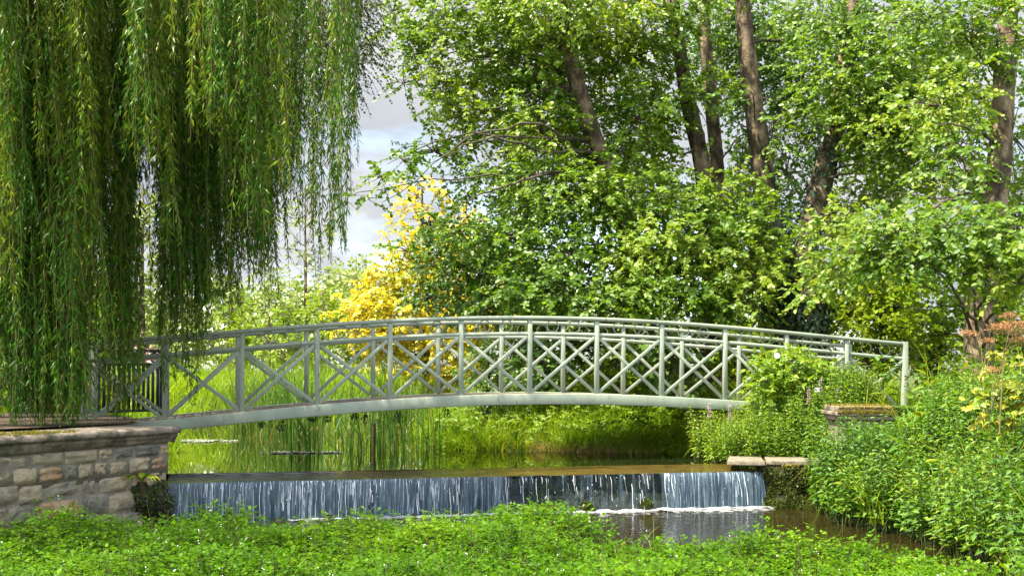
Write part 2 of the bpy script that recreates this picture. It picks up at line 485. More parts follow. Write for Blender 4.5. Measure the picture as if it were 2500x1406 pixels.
M['slab'] = rough_mat('ledge_stone', [(.3, (.08, .07, .04)), (.5, (.21, .18, .13)), (.75, (.32, .28, .23))], 5, 10, .88, .9, 20)
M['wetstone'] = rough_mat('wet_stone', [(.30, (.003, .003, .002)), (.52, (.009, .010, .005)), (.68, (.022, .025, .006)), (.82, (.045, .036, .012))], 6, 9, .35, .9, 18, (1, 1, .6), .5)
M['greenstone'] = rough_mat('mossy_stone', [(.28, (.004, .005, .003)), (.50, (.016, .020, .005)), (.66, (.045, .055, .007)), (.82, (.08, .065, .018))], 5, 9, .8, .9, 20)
M['soil'] = rough_mat('ground', [(.25, (.030, .045, .012)), (.5, (.060, .085, .020)), (.75, (.11, .12, .04))], 1.2, 9, .95, .5, 12)
M['path'] = rough_mat('path_gravel', [(.3, (.040, .028, .018)), (.7, (.115, .080, .055))], 3, 8, .95, .4, 40)  # tone darkened to carry the willow's shade over the path
M['pond'] = water_mat('pond_water', (.012, .016, .006), .02, .035, 1.6, (1, .45, 1))
M['stream'] = water_mat('stream_water', (.020, .015, .005), .05, .36, 6.0, (1, .7, 1), 4)
M['white'] = rough_mat('white_petal', [(.3, (.72, .72, .70)), (.7, (.85, .85, .83))], 8, 2, .7, 0)
M['lilac'] = leaf_mat('lilac_floret', [(.55, .32, .58), (.66, .42, .66), (.58, .34, .56)], .3, (1, .9, 1.1))
M['mat'] = leaf_mat('floating_weed', [(.20, .24, .16), (.34, .38, .30), (.46, .50, .44)], .2)
M['stake'] = rough_mat('wet_wood', [(.3, (.03, .022, .014)), (.7, (.08, .06, .04))], 6, 5, .8, .4)

# ------------------------------------------------------------------ plan of the place
BA = 0.25353; BU = np.array([math.cos(BA), math.sin(BA), 0]); BN = np.array([-math.sin(BA), math.cos(BA), 0])
B0 = np.array([0.2662, 18.40, 0])
BAY, BW = 1.05299, 1.76
def deck_z(s):
    s = np.asarray(s, float)
    return 1.523 + .006 * s - .0137 * s ** 2 + .0000975 * s ** 4
WL = np.array([-4.19, 14.98]); WR = np.array([3.40, 16.80])     # the weir's lip, left and right end
WALL_A = np.array([-5.75, 11.4]); WALL_B = np.array([-4.17, 14.95])   # the left wall's face
wu = (WR - WL) / np.linalg.norm(WR - WL); wn2 = np.array([-wu[1], wu[0]])
POND = [(-4.3, 14.96), tuple(WR), (3.45, 17.6), (3.05, 18.8), (2.9, 20.2), (1.2, 20.65), (-.9, 21.1), (-1.7, 22.5), (-2.0, 26), (-1.6, 30),
        (-3, 34), (-7, 33.5), (-8.4, 30), (-7.0, 25), (-6.2, 22.5), (-5.55, 19.5), (-5.2, 16.5)]
STREAM = [tuple(WALL_A - np.array([1.3, 2.9])), tuple(WALL_A), tuple(WALL_B + np.array([-.05, .25])), tuple(WR + np.array([0, .25])), (4.1, 16.6),
          (4.02, 15.8), (3.98, 14.7), (4.28, 13.9), (4.45, 13.2), (4.42, 12), (4.4, 10.5), (4.9, 8.5), (5.2, 2.0), (-8.5, 2.0)]
def sstep(a, b, x):
    t = np.clip((x - a) / (b - a), 0, 1); return t * t * (3 - 2 * t)
def ground_z(x, y):
    x = np.asarray(x, float); y = np.asarray(y, float)
    dU, dL = sdist(POND, x, y), sdist(STREAM, x, y)
    zU = np.where(dU < 0, .42 - .5 * sstep(0, .8, -dU), .42 + .76 * sstep(0, 1.5, dU))
    zU = np.where((dU > 0) & (y > 20) & (x > -2.2), .42 + .62 * sstep(0, 2.4, dU), zU)
    zL = np.where(dL < 0, -.05 - .3 * sstep(0, .6, -dL), -.05 + 1.25 * sstep(0, 1.7, dL))
    wd = unit(WALL_B - WALL_A)
    left = (x - WALL_A[0]) * wd[1] - (y - WALL_A[1]) * wd[0] < -.12
    zL = np.where(left & (dL > 0), 1.14, zL)
    z = np.where(dU < 0, zU, np.where(dL < 0, zL, np.minimum(zU, zL)))
    behind = (x - WL[0]) * wn2[0] + (y - WL[1]) * wn2[1]
    along = (x - WL[0]) * wu[0] + (y - WL[1]) * wu[1]
    z = np.where((dL < 0) & (behind > .1), -.3, z)
    z = np.where((behind > -.6) & (behind < 1.15) & (along > -.25) & (along < 7.85), -.4, z)
    bumps = (vnoise(x, y, 5, 1.3) - .5) * .10 + (vnoise(x, y, 6, 6.0) - .5) * .2 * sstep(30, 60, y)
    return z + np.where((dU > .3) & (dL > .3) & ~left, bumps, 0) + .9 * sstep(40, 120, y)

def axis_coords(lo, hi, step, far):
    near = np.arange(lo, hi + 1e-6, step)
    ext = np.cumsum(step * 1.25 ** np.arange(1, 40)); ext = ext[ext < far]
    return np.concatenate([(lo - ext)[::-1], near, hi + ext])
gx, gy = axis_coords(-13, 13, .22, 900), axis_coords(2, 36, .22, 900)
X, Yg = np.meshgrid(gx, gy)
g = Geo()
nx = len(gx)
i = (np.arange(len(gy) - 1)[:, None] * nx + np.arange(nx - 1)[None]).ravel()
g.add(np.stack([X, Yg, ground_z(X, Yg)], -1).reshape(-1, 3), np.stack([i, i + 1, i + nx + 1, i + nx], -1))
tag(g.build('ground', M['soil'], smooth=True), kind='structure')

def sheet(name, poly, z, mat, kind='structure'):
    bm = bmesh.new(); f = bm.faces.new([bm.verts.new((x, y, z)) for x, y in poly])
    bmesh.ops.triangulate(bm, faces=[f])
    me = bpy.data.meshes.new(name); bm.to_mesh(me); bm.free(); me.materials.append(mat)
    o = bpy.data.objects.new(name, me); COL.objects.link(o); o['kind'] = kind
    return o
def shift(p, d): return tuple(np.array(p) + np.array(d))
CREST = 1.25
cA, cB = WL + wn2 * CREST, WR + wn2 * (CREST - .1)
sheet('pond_water', [tuple(cA - wu * .5), tuple(cB + wu * .3), (3.9, 19), (3.3, 20.6), (1.2, 21), (-.4, 21.4), (-1.2, 22.7), (-1.5, 26), (-1.1, 30), (-3, 34.6), (-8.3, 34.3),
                     (-11.8, 30.2), (-10.2, 24.9), (-7.2, 22.2), (-6.3, 19.2), (-6.0, 16.2), (-4.9, 15.3)], .50, M['pond'])
sheet('stream_water', [(-9, 1.6), (-7.6, 6.6), (-6.3, 10.9), tuple(WL + wn2 * .25 - wu * .5), tuple(WR + wn2 * .25), (4.7, 17), (5.2, 14.5), (5.4, 12), (5.6, 1.6)], 0.0, M['stream'])
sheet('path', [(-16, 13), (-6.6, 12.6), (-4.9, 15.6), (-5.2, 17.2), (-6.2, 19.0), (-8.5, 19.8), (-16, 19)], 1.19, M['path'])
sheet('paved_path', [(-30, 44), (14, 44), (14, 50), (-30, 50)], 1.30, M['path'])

# ------------------------------------------------------------------ weir
def weir_pt(t, back=0.0, z=0.0):
    p = WL + (WR - WL) * t + wn2 * back
    return np.array([p[0], p[1], z])
def weir_t(px):
    # parameter along the lip of the photo column px
    k = (px - 1250) / FPX
    d = WR - WL
    return (k * WL[1] - WL[0]) / (d[0] - k * d[1])

wr = thing('weir', 'low stone weir crossing the stream in front of the footbridge', 'weir', weir_pt(.5))
g = Geo()                                                   # the rough vertical face
nu, nv = 160, 16
rr = rng(3)
tt = np.linspace(-.004, 1.0, nu); zz = np.linspace(-.3, .455, nv)
T_, Z_ = np.meshgrid(tt, zz)
rough = (vnoise(T_ * 7.8, Z_, 11, .16) - .5) * .09 + (vnoise(T_ * 7.8, Z_, 12, .06) - .5) * .05 + .05 * sstep(.25, .0, Z_)
off = -.02 - np.clip(rough, -.05, .08) - .10 * sstep(.18, -.05, Z_)
v = np.stack([WL[0] + (WR - WL)[0] * T_ + wn2[0] * (off + .06), WL[1] + (WR - WL)[1] * T_ + wn2[1] * (off + .06), Z_], -1).reshape(-1, 3)
i = (np.arange(nv - 1)[:, None] * nu + np.arange(nu - 1)[None]).ravel()
g.add(v, np.stack([i, i + 1, i + nu + 1, i + nu], -1))
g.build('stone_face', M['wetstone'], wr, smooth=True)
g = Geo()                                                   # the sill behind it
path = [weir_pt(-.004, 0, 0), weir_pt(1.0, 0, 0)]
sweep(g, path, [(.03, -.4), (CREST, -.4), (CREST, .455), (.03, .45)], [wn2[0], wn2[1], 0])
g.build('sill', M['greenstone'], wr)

# water sliding over the crest
m, nd, lk, out = new_mat('crest_water')
tcn = nd.new('ShaderNodeTexCoord'); mpn = nd.new('ShaderNodeMapping')
mpn.inputs['Rotation'].default_value = (0, 0, -math.atan2(wu[1], wu[0])); mpn.inputs['Scale'].default_value = (1.6, 5.0, 1)
lk.new(tcn.outputs['Object'], mpn.inputs['Vector'])
n1 = nd.new('ShaderNodeTexNoise'); n1.inputs['Scale'].default_value = 2.6; n1.inputs['Detail'].default_value = 4
lk.new(mpn.outputs[0], n1.inputs['Vector'])
bp = nd.new('ShaderNodeBump'); bp.inputs['Strength'].default_value = 1.0; bp.inputs['Distance'].default_value = .06
lk.new(n1.outputs['Fac'], bp.inputs['Height'])
rp0 = ramp(nd, [(.35, (.045, .034, .008)), (.6, (.10, .065, .014)), (.75, (.16, .095, .016))]); lk.new(n1.outputs['Fac'], rp0.inputs['Fac'])
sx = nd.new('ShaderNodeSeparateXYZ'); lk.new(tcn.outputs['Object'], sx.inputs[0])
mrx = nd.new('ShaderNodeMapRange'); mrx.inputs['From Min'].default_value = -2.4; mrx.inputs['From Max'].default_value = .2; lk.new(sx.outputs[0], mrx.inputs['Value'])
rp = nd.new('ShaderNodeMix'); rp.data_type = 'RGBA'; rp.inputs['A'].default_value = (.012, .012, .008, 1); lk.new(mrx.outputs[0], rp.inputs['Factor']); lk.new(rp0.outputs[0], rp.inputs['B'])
bs = nd.new('ShaderNodeBsdfPrincipled'); bs.inputs['Roughness'].default_value = .08; bs.inputs['IOR'].default_value = 1.36
lk.new(rp.outputs['Result'], bs.inputs['Base Color']); lk.new(bp.outputs[0], bs.inputs['Normal']); lk.new(bs.outputs[0], out.inputs['Surface'])
M['crest'] = m
g = Geo()
nu, nv = 200, 14
tt = np.linspace(-.004, 1.0, nu); bb = np.linspace(0, 1, nv)
T_, B_ = np.meshgrid(tt, bb)
back = B_ * CREST - .015
zc = .503 - .016 * (1 - B_) ** 2 - .022 * sstep(.985, .90, B_) * sstep(.46, .40, T_) + (vnoise(T_ * 7.8, back * .6, 21, .12) - .5) * .006 * (1 - B_)
v = np.stack([WL[0] + (WR - WL)[0] * T_ + wn2[0] * back, WL[1] + (WR - WL)[1] * T_ + wn2[1] * back, zc], -1).reshape(-1, 3)
i = (np.arange(nv - 1)[:, None] * nu + np.arange(nu - 1)[None]).ravel()
g.add(v, np.stack([i, i + 1, i + nu + 1, i + nu], -1))
tag(g.build('water_over_crest', M['crest'], smooth=True), kind='structure')

# falling water: film, reflected sky blue put into its colour, with bright broken threads
m, nd, lk, out = new_mat('falling_film')
tcn = nd.new('ShaderNodeTexCoord')
def streak(sx_, sz_, detail=3, rgh=.55, dist=.0):
    q = nd.new('ShaderNodeMapping'); q.inputs['Rotation'].default_value = (0, 0, -math.atan2(wu[1], wu[0])); q.inputs['Scale'].default_value = (1, 0, 1); lk.new(tcn.outputs['Object'], q.inputs['Vector'])
    q2 = nd.new('ShaderNodeMapping'); q2.inputs['Scale'].default_value = (sx_, 1, sz_); lk.new(q.outputs[0], q2.inputs['Vector'])
    n_ = nd.new('ShaderNodeTexNoise'); n_.inputs['Scale'].default_value = 1.0; n_.inputs['Detail'].default_value = detail; n_.inputs['Roughness'].default_value = rgh; n_.inputs['Distortion'].default_value = dist
    lk.new(q2.outputs[0], n_.inputs['Vector']); return n_.outputs['Fac']
fine, mid, bits = streak(60, 2.0, 6, .68, .25), streak(13, 1.0, 3), streak(60, 16, 4)
rpf = ramp(nd, [(.28, (.008, .014, .018)), (.45, (.030, .054, .078)), (.57, (.090, .138, .18)), (.72, (.30, .38, .44))]); lk.new(fine, rpf.inputs['Fac'])
wa = nd.new('ShaderNodeMath'); wa.operation = 'MULTIPLY'; 
w1 = nd.new('ShaderNodeMapRange'); w1.inputs['From Min'].default_value = .55; w1.inputs['From Max'].default_value = .70; lk.new(fine, w1.inputs['Value'])
w2 = nd.new('ShaderNodeMapRange'); w2.inputs['From Min'].default_value = .42; w2.inputs['From Max'].default_value = .60; lk.new(bits, w2.inputs['Value'])
lk.new(w1.outputs[0], wa.inputs[0]); lk.new(w2.outputs[0], wa.inputs[1])
mxw = nd.new('ShaderNodeMix'); mxw.data_type = 'RGBA'; lk.new(wa.outputs[0], mxw.inputs['Factor']); lk.new(rpf.outputs[0], mxw.inputs['A']); mxw.inputs['B'].default_value = (.72, .77, .82, 1)
bs = nd.new('ShaderNodeBsdfPrincipled'); bs.inputs['Roughness'].default_value = .14; bs.inputs['IOR'].default_value = 1.4
bp = nd.new('ShaderNodeBump'); bp.inputs['Strength'].default_value = .5; bp.inputs['Distance'].default_value = .02; lk.new(fine, bp.inputs['Height']); lk.new(bp.outputs[0], bs.inputs['Normal'])
lk.new(mxw.outputs['Result'], bs.inputs['Base Color'])
at = nd.new('ShaderNodeAttribute'); at.attribute_name = 'var'
sm_ = nd.new('ShaderNodeMath'); sm_.operation = 'ADD'; lk.new(mid, sm_.inputs[0]); lk.new(at.outputs['Fac'], sm_.inputs[1])
al = nd.new('ShaderNodeMapRange'); al.inputs['From Min'].default_value = .95; al.inputs['From Max'].default_value = 1.22; al.inputs['To Min'].default_value = .06; al.inputs['To Max'].default_value = .84; lk.new(sm_.outputs[0], al.inputs['Value'])
mxa = nd.new('ShaderNodeMath'); mxa.operation = 'MAXIMUM'; lk.new(al.outputs[0], mxa.inputs[0])
wb = nd.new('ShaderNodeMath'); wb.operation = 'MULTIPLY'; lk.new(wa.outputs[0], wb.inputs[0]); lk.new(at.outputs['Fac'], wb.inputs[1]); lk.new(wb.outputs[0], mxa.inputs[1])
trn = nd.new('ShaderNodeBsdfTransparent'); trn.inputs['Color'].default_value = (.85, .95, .97, 1)
mx = nd.new('ShaderNodeMixShader'); lk.new(mxa.outputs[0], mx.inputs[0])
lk.new(trn.outputs[0], mx.inputs[1]); lk.new(bs.outputs[0], mx.inputs[2]); lk.new(mx.outputs[0], out.inputs['Surface'])
M['film'] = m
m, nd, lk, out = new_mat('white_water')
bs = nd.new('ShaderNodeBsdfPrincipled'); bs.inputs['Roughness'].default_value = .25
bs.inputs['Base Color'].default_value = (.78, .83, .90, 1); lk.new(bs.outputs[0], out.inputs['Surface'])
M['spray'] = m
def drop_curve(k, reach):
    """profile of a falling thread: 0..1 -> (towards the viewer, z)"""
    z = .488 - .50 * k ** 1.25
    return -reach * np.sqrt(np.clip(k, 0, 1)) - .015, z
rf = rng(9)
film, thread = Geo(), Geo()
def ribbon(geo, t, w, k0, k1, reach, var, extra=0.0, segs=7, wob=.006):
    ks = np.linspace(k0, k1, segs)
    b, z = drop_curve(ks, reach)
    ph = rf.uniform(0, 9)
    cx = t * np.linalg.norm(WR - WL) + wob * np.sin(ks * 9 + ph) + .10 * (t - .35) * ks * .5
    wv = w * (1 + .35 * np.sin(ks * 14 + ph * 2)) * (.9 + .3 * ks)
    c = np.stack([WL[0] + wu[0] * cx + wn2[0] * (b - extra), WL[1] + wu[1] * cx + wn2[1] * (b - extra), z], -1)
    s = np.array([wu[0], wu[1], 0]) + np.array([wn2[0], wn2[1], 0]) * rf.uniform(-.5, .5)
    f = np.array([wn2[0], wn2[1], 0])
    v = np.stack([c - s * wv[:, None] / 2, c - f * wv[:, None] * .3, c + s * wv[:, None] / 2], 1).reshape(-1, 3)
    q = []
    for k in range(segs - 1):
        q += [(k * 3, k * 3 + 1, k * 3 + 4, k * 3 + 3), (k * 3 + 1, k * 3 + 2, k * 3 + 5, k * 3 + 4)]
    geo.add(v, q, qvar=var)
L_W = np.linalg.norm(WR - WL)
def flow(px):      # how much water comes down at this photo column
    if px < 1110: return 1.0
    if px < 1240: return .62
    if px < 1620: return .30
    return 1.0
nu, nv = 900, 16
T_, K_ = np.meshgrid(np.linspace(.0, .999, nu), np.linspace(0, 1, nv))
pxs = 1250 + FPX * (WL[0] + (WR - WL)[0] * T_) / (WL[1] + (WR - WL)[1] * T_)
reach = .065 + .04 * vnoise(T_ * 25, K_ * 0, 32) + .055 * sstep(1590, 1660, pxs) + .012 * (vnoise(T_ * 130, K_ * 1.5, 34) - .5) * K_ + .010 * (vnoise(T_ * 320, K_ * 2, 35) - .5)
bk, zk = drop_curve(K_, reach); zk = zk + .006 * (vnoise(T_ * 200, K_ * 0, 36) - .5) * (K_ < .1)
cx = T_ * L_W + .10 * (T_ - .35) * K_ * .5 + .008 * (vnoise(T_ * 60, K_ * 2, 37) - .5) * K_
v = np.stack([WL[0] + wu[0] * cx + wn2[0] * bk, WL[1] + wu[1] * cx + wn2[1] * bk, zk], -1).reshape(-1, 3)
i = (np.arange(nv - 1)[:, None] * nu + np.arange(nu - 1)[None]).ravel()
fl_ = np.interp(pxs[0], [380, 1100, 1120, 1235, 1250, 1600, 1640, 1900], [.90, .90, .66, .66, .44, .44, .93, .93])
film.add(v, np.stack([i, i + 1, i + nu + 1, i + nu], -1), qvar=np.tile(fl_[:-1], nv - 1))
n_thr = 330
for _ in range(n_thr):
    t = rf.uniform(.003, .996)
    px = 1250 + FPX * (WL + (WR - WL) * t)[0] / (WL + (WR - WL) * t)[1]
    fl = flow(px)
    if rf.uniform() > fl * 1.6: continue
    if vnoise(t * 40, 1, 33) < .30: continue
    long_ = rf.uniform() < .35
    k0 = rf.uniform(0, .12) if rf.uniform() < .7 else rf.uniform(.1, .6)
    k1 = min(1, k0 + (rf.uniform(.35, .9) if long_ else rf.uniform(.06, .3)))
    ribbon(thread, t, rf.uniform(.0012, .005) * (1.3 if px > 1620 else 1), k0, k1, .09 + .05 * vnoise(t * 25, 3, 32) + (.05 if px > 1620 else 0), .5, .012, 9)
for _ in range(60):                                           # beads of spray
    t = rf.uniform(.003, .996)
    px = 1250 + FPX * (WL + (WR - WL) * t)[0] / (WL + (WR - WL) * t)[1]
    k = rf.uniform(.05, 1)
    ribbon(thread, t, rf.uniform(.003, .006), k, min(1, k + rf.uniform(.012, .03)), .12 + rf.uniform(0, .05), .5, .012, 3)
fw = film.build('falling_water', M['film'], smooth=True); tag(fw, kind='structure')
wt_ = thread.build('white_water', M['spray'], smooth=True); tag(wt_, kind='structure')
# foam at the foot of the fall
g = Geo()
def foam_strip(px0, px1, wid, seed, hgt):
    rr = rng(seed)
    t0, t1 = weir_t(px0), weir_t(px1)
    nu, nv = 90, 14
    T_, B_ = np.meshgrid(np.linspace(t0, t1, nu), np.linspace(0, 1, nv))
    edge = wid * (.55 + .9 * vnoise(T_ * 60, 0, seed, 1.3)) * np.sin(np.clip((T_ - t0) / (t1 - t0), 0, 1) * PI) ** .35
    b = .02 - .13 - B_ * edge
    z = .006 + hgt * (1 - B_) ** 1.3 * (.35 + vnoise(T_ * 130, B_ * 3, seed + 1, 1.0)) - .02 * (B_ > .97)
    v = np.stack([WL[0] + (WR - WL)[0] * T_ + wn2[0] * b, WL[1] + (WR - WL)[1] * T_ + wn2[1] * b, z], -1).reshape(-1, 3)
    i = (np.arange(nv - 1)[:, None] * nu + np.arange(nu - 1)[None]).ravel()
    g.add(v, np.stack([i, i + 1, i + nu + 1, i + nu], -1), qvar=np.repeat(np.linspace(0, 1, nv)[:-1], nu - 1))
foam_strip(1590, 1890, .55, 41, .03)
foam_strip(1380, 1600, .34, 43, .025)
foam_strip(700, 1380, .22, 45, .02)
m, nd, lk, out = new_mat('foam_bubbles')
tcn = nd.new('ShaderNodeTexCoord'); n1 = nd.new('ShaderNodeTexNoise'); n1.inputs['Scale'].default_value = 9; n1.inputs['Detail'].default_value = 10; n1.inputs['Roughness'].default_value = .75
lk.new(tcn.outputs['Object'], n1.inputs['Vector'])
mr = nd.new('ShaderNodeMapRange'); mr.inputs['From Min'].default_value = .38; mr.inputs['From Max'].default_value = .60
lk.new(n1.outputs['Fac'], mr.inputs['Value'])
bs = nd.new('ShaderNodeBsdfPrincipled'); bs.inputs['Base Color'].default_value = (.60, .62, .63, 1); bs.inputs['Roughness'].default_value = .6
trn = nd.new('ShaderNodeBsdfTransparent'); mx = nd.new('ShaderNodeMixShader')
mm = nd.new('ShaderNodeMath'); mm.operation = 'MULTIPLY_ADD'; mm.inputs[1].default_value = .75; mm.inputs[2].default_value = .15
at = nd.new('ShaderNodeAttribute'); at.attribute_name = 'var'
sb = nd.new('ShaderNodeMath'); sb.operation = 'MULTIPLY_ADD'; sb.inputs[1].default_value = -.26; lk.new(at.outputs['Fac'], sb.inputs[0]); lk.new(n1.outputs['Fac'], sb.inputs[2]); lk.new(sb.outputs[0], mr.inputs['Value'])
mr.inputs['From Min'].default_value = .30; mr.inputs['From Max'].default_value = .58
mm.inputs[1].default_value = .95; mm.inputs[2].default_value = 0
lk.new(mr.outputs[0], mm.inputs[0]); lk.new(mm.outputs[0], mx.inputs[0]); lk.new(trn.outputs[0], mx.inputs[1]); lk.new(bs.outputs[0], mx.inputs[2]); lk.new(mx.outputs[0], out.inputs['Surface'])
tag(g.build('foam', m, smooth=True), kind='stuff')

# ------------------------------------------------------------------ boulders and ledge
def boulder(name, label, c, rad, mat, seed, cat='rock', group=None, flat=.7):
    bm = bmesh.new(); bmesh.ops.create_icosphere(bm, subdivisions=4, radius=1)
    co = np.array([v.co for v in bm.verts]); rr = rng(seed)
    d = np.ones(len(co))
    for k in range(14):
        a = unit(rr.normal(size=3)); d = np.minimum(d, .72 + rr.uniform(0, .25) + 2.0 * np.maximum(0, .86 - co @ a))
    d = d * (1 + .05 * np.sin(co[:, 0] * 9 + seed) * np.sin(co[:, 1] * 8) + .03 * rr.normal(size=len(co)) * .4)
    for v, k in zip(bm.verts, d): v.co = Vector((v.co.x * k * rad[0], v.co.y * k * rad[1], v.co.z * k * rad[2]))
    me = bpy.data.meshes.new(name); bm.to_mesh(me); bm.free(); me.materials.append(mat)
    me.polygons.foreach_set('use_smooth', np.ones(len(me.polygons), bool))
    o = bpy.data.objects.new(name, me); COL.objects.link(o); o.location = [float(v) for v in c]
    return tag(o, label, cat, group)
rocks = [(1330, .065, 'yellow-green mossy stone at the weir foot under the thin trickles'), (1345, .08, None), (1425, .075, 'dark mossy rock at the weir foot, below the middle trickles'),
         (1570, .08, 'mossy round rock at the left edge of the white foam'), (1465, .07, None), (1700, .09, 'bright green mossy rock seen through the right fall'),
         (1800, .085, 'rightmost mossy rock behind the right sheet of falling water'), (1290, .07, None)]
rocks = [r for r in rocks if r[2]]
for k, (px, s, lab) in enumerate(rocks):
    t = weir_t(px); p = weir_pt(t, -.10 if px < 1600 else -.03, .06 + s * .3)
    rk = thing('rock', lab, 'rock', p, 0, 'mossy rocks at the foot of the weir')
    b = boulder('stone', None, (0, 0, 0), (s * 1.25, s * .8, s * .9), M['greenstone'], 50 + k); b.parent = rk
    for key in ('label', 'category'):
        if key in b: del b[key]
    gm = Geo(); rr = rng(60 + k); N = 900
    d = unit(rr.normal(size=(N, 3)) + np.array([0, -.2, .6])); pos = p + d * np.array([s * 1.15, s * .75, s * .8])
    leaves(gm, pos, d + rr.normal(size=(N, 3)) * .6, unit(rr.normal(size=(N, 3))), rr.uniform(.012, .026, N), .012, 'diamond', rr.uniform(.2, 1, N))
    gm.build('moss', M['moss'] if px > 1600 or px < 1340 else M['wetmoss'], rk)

# right side of the weir: mossy side wall with a flat stone ledge on top
side_u = np.array([.985, -.17, 0]); side_n = np.array([.17, .985, 0])
s0 = np.array([WR[0] + .02, WR[1] - .05, 0])
rw = thing('side_wall', 'mossy dark side wall right of the falling water under the ledge', 'wall', s0)
g = Geo(); nu, nv = 50, 22
U_, Z_ = np.meshgrid(np.linspace(0, 1.25, nu), np.linspace(-.3, .56, nv))
o_ = (vnoise(U_, Z_, 71, .18) - .5) * .12 + (vnoise(U_, Z_, 72, .06) - .5) * .05 - .12 * sstep(.25, -.05, Z_)
v = s0 + U_[..., None] * side_u + o_[..., None] * side_n + Z_[..., None] * np.array([0, 0, 1.0])
i = (np.arange(nv - 1)[:, None] * nu + np.arange(nu - 1)[None]).ravel()
g.add(v.reshape(-1, 3), np.stack([i, i + 1, i + nu + 1, i + nu], -1))
sweep(g, [s0 + side_n * .12 + side_u * .0, s0 + side_n * .12 + side_u * 1.25], [(0, -.3), (.9, -.3), (.9, .55), (0, .55)], side_n)
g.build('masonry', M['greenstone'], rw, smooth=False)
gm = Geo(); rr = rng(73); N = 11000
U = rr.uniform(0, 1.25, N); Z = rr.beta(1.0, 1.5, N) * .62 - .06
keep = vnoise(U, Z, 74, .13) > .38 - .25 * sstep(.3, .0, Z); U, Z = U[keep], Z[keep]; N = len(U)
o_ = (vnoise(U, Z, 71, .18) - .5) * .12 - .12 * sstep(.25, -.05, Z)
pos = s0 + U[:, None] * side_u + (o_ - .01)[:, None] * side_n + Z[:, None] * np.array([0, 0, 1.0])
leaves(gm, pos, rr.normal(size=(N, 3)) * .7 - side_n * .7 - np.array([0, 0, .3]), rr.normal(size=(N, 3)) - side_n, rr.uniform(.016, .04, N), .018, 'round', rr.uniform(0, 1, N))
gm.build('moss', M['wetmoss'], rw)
lg = thing('stone_ledge', 'flat pale stone ledge with moss hanging at the right end of the weir', 'ledge', P(1890, 1122, 17.0))
g = Geo()
for a, b, dz in ((1775, 1868, 0), (1871, 2012, -.002)):
    outl = [P(a, 1131 if a < 1800 else 1132, 16.75), P(b, 1134, 16.62), P(b - (10 if b < 1900 else 8), 1114, 17.5), P(a + (-5 if a > 1800 else 5), 1116, 17.7)]
    outl = np.array(outl); outl[:, 2] = .635 + dz
    lo = outl.copy(); lo[:, 2] = .575
    g.add(np.vstack([outl, lo]), [(0, 1, 2, 3), (7, 6, 5, 4), (0, 4, 5, 1), (1, 5, 6, 2), (2, 6, 7, 3), (3, 7, 4, 0)])
bevel(g.build('slab', M['slab'], lg), .008, 2)
gm = Geo(); rr = rng(77); N = 900
px = rr.uniform(1790, 1975, N); keep = vnoise(px, 0, 78, 22) > .35; px = px[keep]; N = len(px)
pos = np.array([P(x, 1134, 16.66) for x in px]); pos[:, 2] = .60 - rr.exponential(.025, N)
leaves(gm, pos, rr.normal(size=(N, 3)) * .4 + np.array([0, -.6, -.8]), rr.normal(size=(N, 3)) - np.array([0, 1, 0]), rr.uniform(.015, .04, N), .014, 'diamond', rr.uniform(0, 1, N))
gm.build('moss', M['moss'], lg)

# ------------------------------------------------------------------ left retaining wall
wall = thing('retaining_wall', 'old stone retaining wall with moulded coping left of the weir', 'wall', (*WALL_B, 0))
wd = unit(WALL_B - WALL_A); wnm = np.array([wd[1], -wd[0]])       # face normal, towards the stream
WLEN = np.linalg.norm(WALL_B - WALL_A)
def wp(s, out_, z): p = WALL_A + wd * s + wnm * out_; return np.array([p[0], p[1], z])
g = Geo(); rr = rng(81)
zz0 = -.1
courses = []
while zz0 < .96:
    h = rr.uniform(.13, .24); courses.append((zz0, min(zz0 + h, .985))); zz0 += h
sv, sq = np.linspace(0, 1, 6), None
for z0, z1 in courses:
    s = -2.2 + rr.uniform(-.2, 0); end = WLEN - (.46 if z1 < .60 else 0.0)
    while s < end:
        wl_ = rr.uniform(.20, .62) * (1.5 if z0 < .35 else 1); s1 = min(s + wl_, end)
        if end - s1 < .12: s1 = end
        a, b = s + .008, s1 - .008; c, d = z0 + .007, z1 - .007
        if b - a > .03 and d - c > .03:
            n = 7
            A, Bz = np.meshgrid(np.linspace(0, 1, n), np.linspace(0, 1, n))
            e = np.minimum(np.minimum(A, 1 - A) * (b - a), np.minimum(Bz, 1 - Bz) * (d - c))
            bul = .042 * (1 - np.exp(-e / .010)) + .014 * rr.normal(size=A.shape) * (e > 0) + rr.uniform(-.015, .025)
            sk = rr.uniform(-.012, .012, 4)
            ss = a + (b - a) * A + (sk[0] * (1 - Bz) + sk[1] * Bz) * (e > 0); zq = c + (d - c) * Bz + (sk[2] * (1 - A) + sk[3] * A)
            pt = WALL_A[None, None] + wd * ss[..., None] + wnm * (bul - .03)[..., None]
            v = np.concatenate([pt, zq[..., None]], -1).reshape(-1, 3)
            i = (np.arange(n - 1)[:, None] * n + np.arange(n - 1)[None]).ravel()
            g.add(v, np.stack([i, i + 1, i + n + 1, i + n], -1), qvar=float(np.clip(rr.normal(.47, .22), 0, 1)))
        s = s1
g.build('stonework', M['stone'], wall, smooth=True)
g = Geo()
nrm3 = np.array([wnm[0], wnm[1], 0])
sweep(g, [wp(-2.4, 0, 0), wp(WLEN - .46, 0, 0)], [(-.52, -.4), (-.012, -.4), (-.012, .60), (-.52, .60)], nrm3)
sweep(g, [wp(-2.4, 0, 0), wp(WLEN - .012, 0, 0)], [(-.53, .60), (-.010, .60), (-.010, .995), (-.53, .995)], nrm3)
g.build('mortar_core', M['mortar'], wall)
